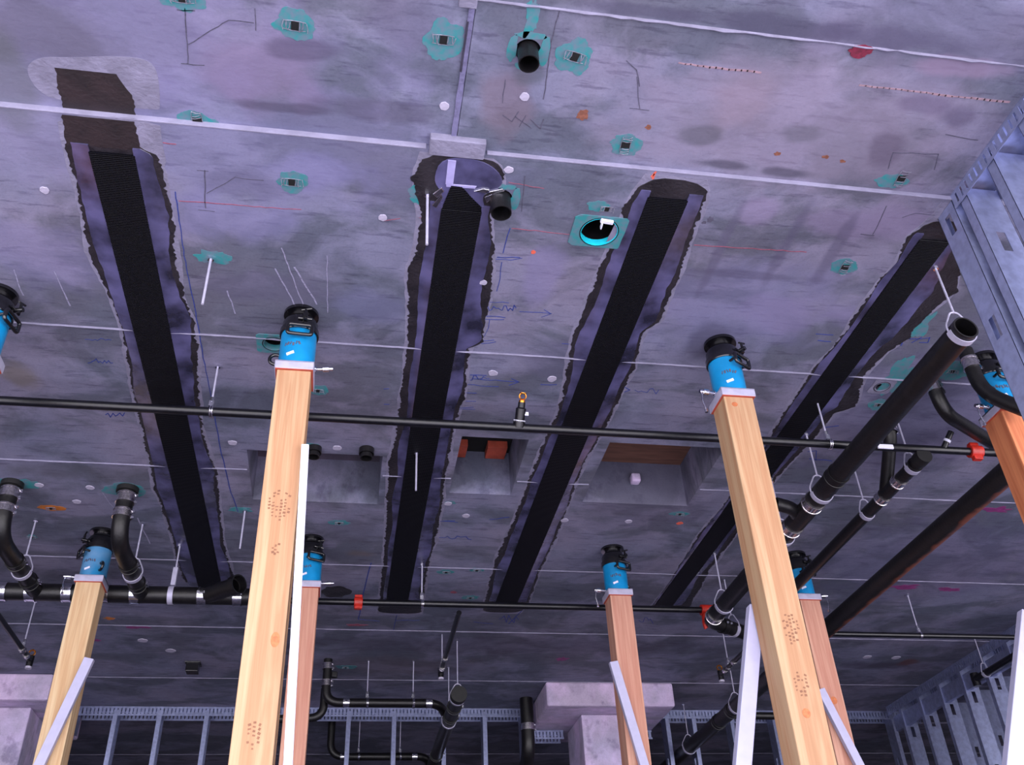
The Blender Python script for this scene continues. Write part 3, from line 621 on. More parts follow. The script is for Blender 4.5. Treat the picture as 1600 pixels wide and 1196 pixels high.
# ------------------------------------------------------------------ sleeves and stubs through the slab
def flangeplate(px, label, r, hx, hy, hz=.30, cover='teal'):
    x, y, rr = px
    t = thing('pipe_sleeve', label, 'sleeve', (x, y, ZC))
    n = 32; mb = MB(); vs = []; fs = []
    for i in range(n):
        a = 2*math.pi*(i+.5)/n; c, s_ = math.cos(a), math.sin(a); k_ = 1/max(abs(c), abs(s_))
        for z in (ZC-.004, ZC+.001): vs += [(x+c*r, y+s_*r, z), (x+c*k_*hx, y+s_*k_*hy, z)]
    for i in range(n):
        a, b = i*4, ((i+1) % n)*4
        fs += [(a, a+1, b+1, b), (a+2, b+2, b+3, a+3), (a+1, a+3, b+3, b+1), (a, b, b+2, a+2)]
    mb.add(vs, fs).build('flange', MT[cover], t)
    MB().tube([(x, y, ZC-.005), (x, y, ZC+.29)], rr-.001, 32, inner=.004).build('sleeve_tube', MT['cast'], t, smooth=40)  # black wall paints in the shade deeper inside the hole
    MB().tube([(x, y, ZC-.0055), (x, y, ZC+.028)], rr-.0055, 32, inner=.002).build('lit_rim', MT['tealhi' if rr > .07 else cover], t, smooth=40)  # bright ring stands for the lit lower end of the lining
    MB().tube([(x, y, ZC+.285), (x, y, ZC+.30)], rr, 32).build('light_block_cap', MT['dark'], t)  # black cap added on top to block light and keep the hole dark
    return t
f1 = flangeplate(holes[0], 'large round hole with a square teal flange between the second and third strips', .082, .118, .09)
p = Vector((holes[0][0], holes[0][1], ZC))
MB().box((p.x+.015, p.y-.072, ZC-.012), (.055, .018, .014), Matrix.Rotation(.1, 3, 'Z')).box((p.x-.005, p.y-.055, ZC-.02), (.006, .03, .02)).build('white_tab', MT['white'], f1, bevel=.003)
f2 = flangeplate(holes[1], 'dark round hole ringed in green paint behind the nearest left jack', .052, .08, .07)
f3 = flangeplate(holes[2], 'small round hole in a teal-smeared plate left of the big black pipe', .043, .06, .06, cover='ground')
def stub(h, r, d, label, off=(0, 0), ring='teal'):
    x, y, rr = h; z = cz(x, y)
    t = thing('pipe_stub', label, 'pipe', (x, y, z))
    MB().tube([(x, y, z+.25), (x, y, z-d)], r, 32, inner=.004).build('pipe_wall', MT['cast'], t, smooth=40)
    MB().tube([(x, y, z+.20), (x, y, z+.22)], rr-.001, 24).build('dark_disc', MT['dark'], t)  # near-black disc stands in for the shade inside the open stub
    # paint smear drawn as four thin pads around the hole so that the hole stays open
    mb = MB()
    for (dx, dy, a, b, s_) in ((-.055, 0, .018, .05, 1), (.058, .0, .02, .055, 2), (0, -.06, .05, .015, 3), (.01, .062, .04, .02, 4)): mb.prism(ragged(x+dx*rr/.045, y+dy*rr/.045, a, b, s_, 20), z-.001, z+.001)
    mb.build('paint_smear', MT[ring], t)
    return t
stub(holes[3], .036, .075, 'short open black pipe stub poking out of the near ceiling panel at the top')
stub(holes[4], .041, .085, 'short open black pipe stub against the resin pool of the second strip')
for (x, y, lb) in ((573, 702, 'black stub hanging above the right end of the leftmost opening'), (491, 700, 'black stub tucked beside the nearest left post above the opening')):
    p = at(x, y); tag(MB().tube([(p.x, p.y, ZC+.0), (p.x, p.y, ZC-.035), (p.x, p.y, ZC-.035), (p.x, p.y, ZC-.06)], [.042, .042, .034, .034], 24, inner=.004).build('pipe_stub', MT['cast'], smooth=40), lb, 'pipe')
p = at(302, 1037); tag(MB().box((p.x, p.y, ZC-.04), (.10, .10, .08)).box((p.x, p.y, ZC-.005), (.13, .13, .01)).build('junction_box', MT['blackpaint'], bevel=.006), 'small square black box on the ceiling left of the nearest left post', 'box')

# ------------------------------------------------------------------ loose threaded rods
def rodthing(t_, b_, label):
    P = at(*t_); d = drop(t_, b_); z = cz(P.x, P.y)
    T = thing('threaded_rod', label, 'rod', (P.x, P.y, z))
    MB().tube([P+Vector((0, 0, z-ZC+.01)), P-Vector((0, 0, d))], .0055, 10).build('rod', MT['zinc'], T, smooth=60)
    MB().tube([(P.x, P.y, z), (P.x, P.y, z-.014)], .014, 6).build('anchor_nut', MT['steel'], T)
for a in (((330, 403), (322, 476), 'bare threaded rod hanging free from a teal insert left of the nearest left jack'), ((668, 303), (672, 382), 'bare white rod hanging beside the top of the second strip'),
          ((651, 706), (651, 767), 'bare white rod hanging in front of the lower half of the second strip'), ((383, 797), (377, 858), 'thin rod hanging left of the nearest left post')):
    rodthing(*a)
spot('teal_smear', 'teal', 331, 402, .08, .045, 71, amp=.4); spot('teal_smear', 'teal', 375, 797, .07, .035, 72, amp=.4)

# ------------------------------------------------------------------ hangers
def hanger(P, r, axis, label, style='clevis', z=None, top=None):
    """P: pipe centre under the anchor"""
    P = Vector(P); axis = Vector(axis).normalized(); zt = cz(P.x, P.y) if top is None else top
    t = thing('pipe_hanger', label, 'hanger', (P.x, P.y, zt))
    up = Vector((0, 0, 1))
    if style == 'swivel':
        MB().tube([(P.x, P.y, zt+.01), (P.x, P.y, P.z+r+.035)], .005, 8).build('rod', MT['zinc'], t, smooth=60)
        MB().tube([(P.x, P.y, zt), (P.x, P.y, zt-.012)], .013, 6).tube([(P.x, P.y, P.z+r+.055), (P.x, P.y, P.z+r+.03)], .012, 8).build('nut', MT['steel'], t)
        MB().torus(P, axis, r+.004, .004, 24, 6, up=up).torus(P+axis*.01, axis, r+.004, .004, 24, 6, up=up).box(P+Vector((0, 0, r+.02)), (.022, .022, .03)).build('clamp_ring', MT['steel'], t, smooth=50)
    elif style == 'clevis':
        side = axis.cross(up)
        MB().tube([(P.x, P.y, zt+.01), (P.x, P.y, P.z+r+.05)], .005, 8).build('rod', MT['zinc'], t, smooth=60)
        MB().tube([(P.x, P.y, zt), (P.x, P.y, zt-.012)], .013, 6).build('nut', MT['steel'], t)
        a = P+side*(r+.006); b = P-side*(r+.006); T_ = P+Vector((0, 0, r+.055))
        MB().tube(bend([a, a+Vector((0, 0, r*.6)), T_+side*.018, T_-side*.018, b+Vector((0, 0, r*.6)), b], .02, 4), .0045, 8).build('yoke', MT['zinc'], t, smooth=60)
        mb = MB(); n = 20; vs = []; fs = []
        for i in range(n+1):
            q = math.pi+math.pi*i/n; d = side*math.cos(q)+up*math.sin(q)
            for (rr, ax) in ((r+.002, -.014), (r+.002, .014), (r+.007, .014), (r+.007, -.014)): vs.append(P+d*rr+axis*ax)
            if i:
                for k in range(4): fs.append(((i-1)*4+k, (i-1)*4+(k+1) % 4, i*4+(k+1) % 4, i*4+k))
        fs += [(3, 2, 1, 0), tuple(n*4+k for k in range(4))]
        mb.add(vs, fs).build('cradle', MT['zinc'], t, smooth=40)
    elif style == 'strap':
        side = axis.cross(up)
        MB().tube([(P.x, P.y, zt+.01), (P.x, P.y, P.z+r+.12)], .005, 8).build('rod', MT['zinc'], t, smooth=60)
        MB().tube([(P.x, P.y, zt), (P.x, P.y, zt-.012)], .013, 6).build('nut', MT['steel'], t)
        mb = MB(); mb.box(P+Vector((0, 0, r+.07)), (.028, .028, .12))
        mb.tube([P-axis*.016, P+axis*.016], r+.004, 28, inner=.003); mb.build('strap_loop', MT['zinc'], t, smooth=40)
    return t
def band(mb, c, ax, r, w): 
    ax = Vector(ax).normalized(); mb.tube([Vector(c)-ax*w/2, Vector(c)-ax*w*.36, Vector(c)-ax*w*.34, Vector(c)+ax*w*.34, Vector(c)+ax*w*.36, Vector(c)+ax*w/2], [r+.006, r+.006, r+.003, r+.003, r+.006, r+.006], 24, inner=.005)
    return mb
def coupling(T, c, ax, r, w=.06, m='stainless'):
    ax = Vector(ax).normalized(); o = band(MB(), c, ax, r, w).build('coupling', MT[m], T, smooth=40)
    sd = ax.cross(Vector((0, 0, 1)))
    sd = sd.normalized() if sd.length > .1 else Vector((1, 0, 0))
    for s_ in (-1, 1): MB().box(Vector(c)+ax*s_*w*.36+sd*(r+.009), (.016, .010, .016)).build('clamp_screw', MT['steel'], o)
    return o
XA = Vector((1, 0, 0)); YA = Vector((0, 1, 0)); ZD = Vector((0, 0, -1))
# --- near sprinkler main
D1 = .268; y1 = sum(at(x, y, D1).y for x, y in ((330, 637), (560, 655), (1000, 682), (1340, 700)))/4; z1 = ZC-D1
T = thing('sprinkler_pipe', 'long thin black pipe crossing the whole ceiling just behind the front posts', 'pipe', (1, y1, z1))
xe = at(1519, 708, D1).x
MB().tube([(-3.2, y1, z1), (xe, y1, z1)], .0215, 16).build('pipe_run', MT['pipe'], T, smooth=40)
MB().tube([(xe+.03, y1, z1), (xe+1.6, y1, z1)], .0215, 16).build('pipe_run', MT['pipe'], T, smooth=40)
o = MB().tube([(xe-.025, y1, z1), (xe+.045, y1, z1)], .034, 20).box((xe+.01, y1, z1-.036), (.05, .03, .03)).box((xe+.01, y1, z1+.036), (.05, .03, .03)).build('grooved_coupling', MT['red'], T, smooth=30, bevel=.003)
b = at(812, 664, D1); bx = b.x
def sprig(T, base, tip, ring=True):
    base = Vector(base); tip = Vector(tip); d = (tip-base)
    o = MB().tube([base-d*.05, base+d*.15, base+d*.16, base+d*.52, base+d*.56, base+d*.72], [.030, .030, .024, .026, .018, .018], 16).build('outlet', MT['pipe'], T, smooth=40)
    MB().tube([base+d*.12, base+d*.17], .030, 16).build('outlet_band', MT['white'], T, smooth=40)
    if ring:
        dn = d.normalized(); sd = dn.cross(YA).normalized()
        n_ = YA-dn*dn.dot(YA); n_.normalize()
        q = MB().tube([base+d*.72, base+d*.78], .016, 12).torus(base+d*.9, n_, .016, .004, 16, 6).tube([base+d*1.0, base+d*1.02], .018, 12).build('sprinkler_head', MT['brass'], T, smooth=40)
sprig(T, (bx, y1-.005, z1+.01), (bx+.012, y1-.10, z1+.14))
MB().box((bx+.03, y1-.045, z1+.055), (.028, .008, .02)).build('white_label', MT['white'], T, bevel=.002)
MB().box((at(1381, 698, D1).x, y1-.017, z1-.008), (.09, .012, .026)).build('white_label', MT['white'], T, bevel=.004)
p = at(1487, 690, D1); MB().tube([(p.x, y1, z1), (p.x+.045, y1-.055, z1+.085)], .016, 12).build('outlet', MT['pipe'], T, smooth=40)
MB().tube([(p.x+.02, y1-.024, z1+.038), (p.x+.026, y1-.031, z1+.048)], .019, 12).build('outlet_band', MT['white'], T)
for (px, lb) in ((328, 'swivel hanger holding the near sprinkler pipe right of the leftmost strip'), (1297, 'swivel hanger holding the near sprinkler pipe under the rightmost strip')):
    hanger((at(px, 640 if px < 500 else 692, D1).x, y1, z1), .0215, XA, lb, 'swivel')
# --- far sprinkler main
D2 = .285; y2 = (at(600, 941, D2).y+at(1000, 953, D2).y)/2; z2 = ZC-D2; xs, xe2 = at(440, 936, D2).x, at(1096, 958, D2).x
T = thing('sprinkler_pipe', 'thin black pipe crossing behind the far row of posts, with an orange-red coupling', 'pipe', (1, y2, z2))
MB().tube([(xs, y2, z2), (xe2, y2, z2)], .0215, 16).build('pipe_run', MT['pipe'], T, smooth=40)
for px in (560,):
    x = at(px, 940, D2).x; MB().tube([(x-.028, y2, z2), (x+.028, y2, z2)], .034, 20).box((x, y2, z2-.036), (.05, .03, .025)).box((x, y2, z2+.036), (.05, .03, .025)).build('grooved_coupling', MT['red'], T, smooth=30, bevel=.003)
q = at(1112, 962, D2); MB().tube([(xe2-.02, y2, z2), (xe2+.07, y2, z2)], .038, 20).tube([(xe2+.02, y2, z2), (xe2+.02, y2+.02, z2-.09)], .036, 20).build('elbow_fitting', MT['red'], T, smooth=30)
MB().torus((xe2+.05, y2+.02, z2-.10), YA, .05, .016, 16, 8, 2.6, 5.4, up=(1, 0, 0)).build('elbow_fitting', MT['red'], T, smooth=40)
# branch lines running away
def branch(px0, px1, d, label, r=.018, endc='brass', head=True):
    a = at(*px0, d); b = at(*px1, d); x = (a.x+b.x)/2; ax = a.x
    T = thing('branch_pipe', label, 'pipe', (x, a.y, ZC-d))
    MB().tube([(x, a.y, ZC-d), (x, b.y, ZC-d)], r, 14).build('pipe_run', MT['pipe'], T, smooth=40)
    mb = MB(); L = b.y-a.y
    MB().tube([(x, a.y+L*.72, ZC-d), (x, a.y+L*.72+.03, ZC-d)], r+.005, 14).build('pipe_band', MT['stainless'], T, smooth=40)
    mb.tube([(x, b.y-.14, ZC-d), (x, b.y-.11, ZC-d)], r+.005, 14); mb.build('pipe_band', MT['stainless'], T, smooth=40)
    MB().tube([(x, b.y-.02, ZC-d+.03), (x, b.y-.02, ZC-d-.045)], [r+.007, r+.004], 14).build('end_elbow', MT['pipe'], T, smooth=40)
    MB().tube([(x, b.y-.02, ZC-d-.045), (x, b.y-.02, ZC-d-.06)], r+.004, 14).build('end_cap', MT['plug'], T, smooth=40)
    if head: MB().torus((x, b.y-.02, ZC-d+.055), YA, .02, .006, 14, 6).build('sprinkler_head', MT['brass'], T, smooth=40)
branch((718, 958), (688, 1052), D2, 'thin capped pipe branching away from the far sprinkler main between the middle strips', head=False)
q = at(690, 1045, D2); hanger((at(718, 958, D2).x*.5+at(688, 1052, D2).x*.5, q.y, z2), .018, YA, 'thin hanger near the end of the branch pipe between the middle strips', 'swivel')
branch((-14, 952), (52, 1034), .36, 'thin capped pipe with a brass head at the lower left corner')
branch((1215, 968), (1124, 1056), .36, 'thin capped pipe end behind the white brace of the right front post')
q = at(1139, 1043, .36); hanger((q.x, q.y, ZC-.36), .018, YA, 'thin hanger holding the capped pipe end behind the white brace', 'swivel')
q = at(40, 1016, .36); hanger((at(19, 993, .36).x, q.y, ZC-.36), .018, YA, 'thin hanger holding the brass-headed capped pipe at the lower left', 'swivel')
hanger((at(659, 943, D2).x, y2, z2), .0215, XA, 'swivel hanger holding the far sprinkler pipe beside the second strip', 'swivel')
D3 = .33; y3 = (at(1437, 993, D3).y+at(1580, 997, D3).y)/2; x3 = at(1150, 985, D3).x
T = thing('sprinkler_pipe', 'thin black pipe running to the right edge below the rusty pipe', 'pipe', (4, y3, ZC-D3))
MB().tube([(x3, y3, ZC-D3), (at(1640, 997, D3).x, y3, ZC-D3)], .02, 14).build('pipe_run', MT['pipe'], T, smooth=40)
hanger((at(1438, 993, D3).x, y3, ZC-D3), .02, XA, 'swivel hanger with bright clamp holding the thin pipe at the far right', 'swivel')
# --- drain header at the left
D4 = .345; y4 = (at(60, 925, D4).y+at(250, 931, D4).y)/2; z4 = ZC-D4; xh0, xh1 = -3.2, at(405, 930, D4).x
T = thing('drain_header', 'thick black drain pipe with bright steel couplings running along the lower left', 'pipe', (-1.3, y4, z4))
MB().tube([(xh0, y4, z4), (xh1, y4, z4)], .054, 24).build('pipe_run', MT['cast'], T, smooth=40)
for px in (8, 52, 108, 165, 212, 316): coupling(T, (at(px, 930, D4).x, y4, z4), XA, .054, .055, 'steel')
a = Vector((at(322, 932, D4).x, y4, z4)); b = at(374, 913, D4); b.z = z4+.0
dd = (b-a); MB().tube([a+dd*.0, b-dd.normalized()*.05, b-dd.normalized()*.05, b], [.052, .052, .062, .062], 28, inner=.008).build('open_branch', MT['cast'], T, smooth=40)
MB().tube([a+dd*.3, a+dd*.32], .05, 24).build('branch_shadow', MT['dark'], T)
coupling(T, (at(372, 935, D4).x, y4, z4), XA, .054, .055, 'steel')
hanger((at(268, 932, D4).x, y4, z4), .054, XA, 'flat strap hanger around the thick drain header left of the open branch', 'strap')
def riser(tpx, jpx, label, hl):
    a = at(*tpx); j = at(*jpx, D4); J = Vector((j.x+.02, y4-.02, z4))
    T = thing('drain_riser', label, 'pipe', (a.x, a.y, ZC))
    pts = bend([a+Vector((0, 0, .02)), a-Vector((0, 0, .33)), J], .16, 10)
    MB().tube(pts, .048, 20).build('pipe_run', MT['cast'], T, smooth=40)
    MB().tube([a, a-Vector((0, 0, .03))], .062, 20).build('collar', MT['rubber'], T, smooth=40)
    coupling(T, a-Vector((0, 0, .07)), ZD, .048, .06); coupling(T, a-Vector((0, 0, .17)), ZD, .048, .05)
    q0 = a-Vector((0, 0, .33)); dv = (J-q0)
    coupling(T, q0+dv*.45, dv, .048, .05, 'cast')
    pr_ = q0+dv*.62
    coupling(T, q0+dv*.82, dv, .048, .05, 'cast')
    hanger(pr_, .048, dv, hl, 'clevis')
riser((20, 755), (45, 915), 'leftmost black drain riser dropping from the ceiling and bending into the drain header', 'hanger with a thin rod on the bend of the leftmost drain riser')
riser((200, 763), (212, 918), 'black drain riser right of the blue-capped far left post, bending into the header', 'thin-rod hanger on the bend of the drain riser behind the far left post')
# --- big pipes running away at the right
def run(px0, px1, d, r, label, m='cast', name='drain_pipe', open_=True, n=24):
    a = at(*px0, d); b = at(*px1, d); x = (a.x+b.x)/2
    T = thing(name, label, 'pipe', (x, a.y, ZC-d)); 
    MB().tube([(x, a.y, ZC-d), (x, b.y, ZC-d)], r, n, inner=.007 if open_ else None).build('pipe_run', MT[m], T, smooth=40)
    return T, x, a.y, b.y, ZC-d
def yat(T_, px, py, d): return at(px, py, d).y
DA = .372; T, xA, ya0, ya1, zA = run((1512, 512), (1112, 966), DA, .055, 'thick black pipe with an open upper end, running from the studs towards the centre')
MB().tube([(xA, ya0+.12, zA), (xA, ya0+.14, zA)], .050, 24).build('inner_dark_disc', MT['dark'], T)  # near-black disc painting the dark inside of the open pipe end
for (px, py, m_) in ((1278, 786, 'stainless'), (1246, 824, 'stainless'), (1118, 962, 'stainless'), (1330, 745, 'cast')): coupling(T, (xA, yat(T, px, py, DA), zA), YA, .055, .06, m_)
yb = yat(T, 1255, 806, DA)
MB().tube(bend([(xA, yb+.05, zA), (xA-.06, yb-.04, zA+.02), (xA-.17, yb-.05, zA+.04)], .08), .038, 18, inner=.006).build('side_branch', MT['cast'], T, smooth=40)
ye = ya1; MB().tube(bend([(xA, ye-.05, zA), (xA, ye+.06, zA), (xA+.32, ye+.22, zA-.02)], .08), .05, 20).build('end_bend', MT['cast'], T, smooth=40)
coupling(T, (xA+.12, ye+.12, zA-.007), (.32, .16, 0), .05, .05, 'cast')
hanger((xA+.21, ye+.165, zA-.012), .05, (.32, .16, 0), 'clevis hanger on the bent lower end of the thick black pipe', 'clevis')
for (px, py, lb) in ((1503, 520, 'clevis hanger at the open upper end of the thick black pipe beside the studs'), (1312, 772, 'clevis hanger on the thick black pipe below the rightmost strip'), (1228, 838, 'clevis hanger on the thick black pipe behind the right front post'), (1133, 946, 'clevis hanger near the lower end of the thick black pipe')):
    hanger((xA, yat(T, px, py, DA), zA), .055, YA, lb, 'clevis')
DB = .31; T, xB, yb0, yb1, zB = run((1447, 716), (1170, 985), DB, .036, 'medium black pipe right of the thick one, with a capped upper end', open_=False)
MB().tube([(xB, yb0-.03, zB), (xB, yb0+.03, zB)], .043, 20).build('end_cap', MT['rubber'], T, smooth=40)
for (px, py, m_) in ((1432, 730, 'cast'), (1410, 752, 'stainless'), (1385, 778, 'stainless')): coupling(T, (xB, yat(T, px, py, DB), zB), YA, .036, .055, m_)
yj = yat(T, 1395, 768, DB)
MB().tube(bend([(xB-.03, yj-.22, ZC), (xB-.03, yj-.20, ZC-.09), (xB, yj+.04, zB)], .08), .036, 18).build('side_branch', MT['cast'], T, smooth=40)
coupling(T, (xB-.03, yj-.215, ZC-.045), ZD, .036, .04)
for (px, py, lb) in ((1446+2, 722, 'clevis hanger at the capped end of the medium black pipe'), (1363, 795, 'clevis hanger with a long thin rod on the medium black pipe')):
    hanger((xB, yat(T, px, py, DB)+.06, zB), .036, YA, lb, 'clevis')
DC = .33; T, xC, yc0, yc1, zC = run((1600, 712), (1275, 1000), DC, .062, 'thick pipe with a rust-brown underside running diagonally at the lower right', 'rusty', 'steel_pipe', True)
DD = .42; T, xD, yd0, yd1, zD = run((1235, 1010), (1040, 1215), DD, .062, 'thick black drain pipe behind the white brace at the bottom, right of centre')
for (px, py) in ((1133, 1110), (1116, 1128)): coupling(T, (xD, yat(T, px, py, DD), zD), YA, .062, .06, 'cast')
for (px, py, lb) in ((1143, 1104, 'clevis hanger on the bottom drain pipe left of the white brace, upper one'), (1083, 1168, 'clevis hanger on the bottom drain pipe left of the white brace, lower one')):
    hanger((xD, yat(T, px, py, DD), zD), .062, YA, lb, 'clevis')
yq = yat(T, 1128, 1118, DD)
MB().tube([(xD, yq, zD), (xD+1.1, yq+.05, zD)], .032, 16).build('side_branch', MT['cast'], T, smooth=40); coupling(T, (xD+.22, yq+.01, zD), XA, .032, .06, 'steel')
DE = .47; T, xE, ye0, ye1, zE = run((708, 1086), (676, 1215), DE, .055, 'thick black drain pipe with banded couplings at the bottom centre', open_=False)
MB().tube([(xE, ye0-.02, zE), (xE, ye0+.05, zE)], .064, 24).build('end_cap', MT['rubber'], T, smooth=40)
for (px, py) in ((702, 1105), (697, 1120), (684, 1180)): coupling(T, (xE, yat(T, px, py, DE), zE), YA, .055, .05, 'cast')
hanger((xE, ye0+.08, zE), .055, YA, 'clevis hanger at the capped end of the bottom centre drain pipe', 'clevis')
hanger((xE, yat(T, 694, 1128, DE), zE), .055, YA, 'clevis hanger on the bottom centre drain pipe behind the stud track', 'clevis')
# drain loops left of it
a = at(513, 1026); 
T = thing('drain_riser', 'black drain riser bending right into a horizontal pipe in front of the far stud wall', 'pipe', (a.x, a.y, ZC))
dl = .36; hz = ZC-dl; yE1 = max(a.y, at(702, 1105, DE).y-.1)
pE = at(600, 1099, dl); yl = pE.y; xl1 = at(686, 1103, dl).x
MB().tube(bend([(a.x, yl, ZC+.02), (a.x, yl, hz), (xl1, yl, hz), (xE, yl+.25, hz-.06)], .12), .036, 18).build('pipe_run', MT['cast'], T, smooth=40)
coupling(T, (a.x, yl, ZC-.06), ZD, .036, .05); coupling(T, (a.x, yl, ZC-.20), ZD, .036, .05)
MB().tube(bend([(a.x-.01, yl+.08, ZC-.22), (a.x-.01, yl+.08, ZC-.46), (a.x-.5, yl+.1, ZC-.47)], .12), .034, 16).build('lower_bend', MT['cast'], T, smooth=40)
for px in (541, 670): coupling(T, (at(px, 1100, dl).x, yl, hz), XA, .036, .05, 'steel')
MB().box((a.x+.06, yl, ZC-.13), (.05, .05, .05)).build('side_plug', MT['rubber'], T, bevel=.01)
for (px, lb) in ((573, 'left one of two short hangers on the pipe in front of the far track'), (645, 'right one of two short hangers on the pipe in front of the far track')):
    hanger((at(px, 1100, dl).x, yl, hz), .036, XA, lb, 'swivel')
dl2 = .36; yl2 = at(600, 1183, dl2).y; a2x = at(516, 1165, dl2).x; x21 = at(668, 1186, dl2).x
T = thing('drain_riser', 'black drain pipe bending right beyond the far studs at the bottom edge', 'pipe', (a2x, yl2, ZC))
MB().tube(bend([(a2x, yl2, ZC+.02), (a2x, yl2, ZC-dl2), (x21, yl2, ZC-dl2), (xE, yl2+.2, zE)], .14), .036, 16).build('pipe_run', MT['cast'], T, smooth=40)
for px in (536, 648): coupling(T, (at(px, 1182, dl2).x, yl2, ZC-dl2), XA, .036, .05, 'steel')
for (px, lb) in ((560, 'left hanger on the pipe beyond the far studs at the bottom edge'), (625, 'right hanger on the pipe beyond the far studs at the bottom edge')):
    hanger((at(px, 1182, dl2).x, yl2, ZC-dl2), .036, XA, lb, 'swivel')
# bends at the far right
def trap(pts, r, label, cps):
    T = thing('drain_bend', label, 'pipe', pts[0]); MB().tube(bend(pts, .14, 10), r, 20).build('pipe_run', MT['cast'], T, smooth=40)
    for c, ax in cps: coupling(T, c, ax, r, .06)
    return T
a = at(1452, 585); e1 = at(1560, 698, .18)
trap([a+Vector((0, 0, .02)), a-Vector((0, 0, .24)), e1], .036, 'black drain bend curving behind the far right post, below the thick pipe', [(a-Vector((0, 0, .085)), ZD)])
a = at(1508, 548); e1 = at(1600, 640, .42)
trap([a+Vector((0, 0, .02)), a-Vector((0, 0, .26)), e1], .036, 'black drain bend curving in front of the far right blue jack', [(a-Vector((0, 0, .085)), ZD)])
a = at(822, 1092, .0)
T = trap([(a.x, a.y, ZC+.02), (a.x, a.y, ZC-.5), (a.x, a.y+.3, ZC-.62)], .062, 'black drain drop pipe beside the left face of the central column drop panel', [((a.x, a.y, ZC-.27), ZD)])
# thin dark pipe in front of the far right stud wall
d6 = .33; a = at(1640, 1000, d6); b = at(1512, 1063, d6); xx = (a.x+b.x)/2
T = thing('branch_pipe', 'thin dark capped pipe in front of the right-hand far stud wall', 'pipe', (xx, a.y, ZC-d6))
MB().tube([(xx, a.y-.5, ZC-d6), (xx, b.y, ZC-d6)], .03, 16).build('pipe_run', MT['pipe'], T, smooth=40)
MB().tube([(xx, b.y-.02, ZC-d6+.05), (xx, b.y-.02, ZC-d6-.06)], .034, 14).build('end_elbow', MT['pipe'], T, smooth=40)
hanger((xx, at(1527, 1052, d6).y, ZC-d6), .03, YA, 'thin hanger with pale ring on the capped pipe by the right-hand far studs', 'clevis')

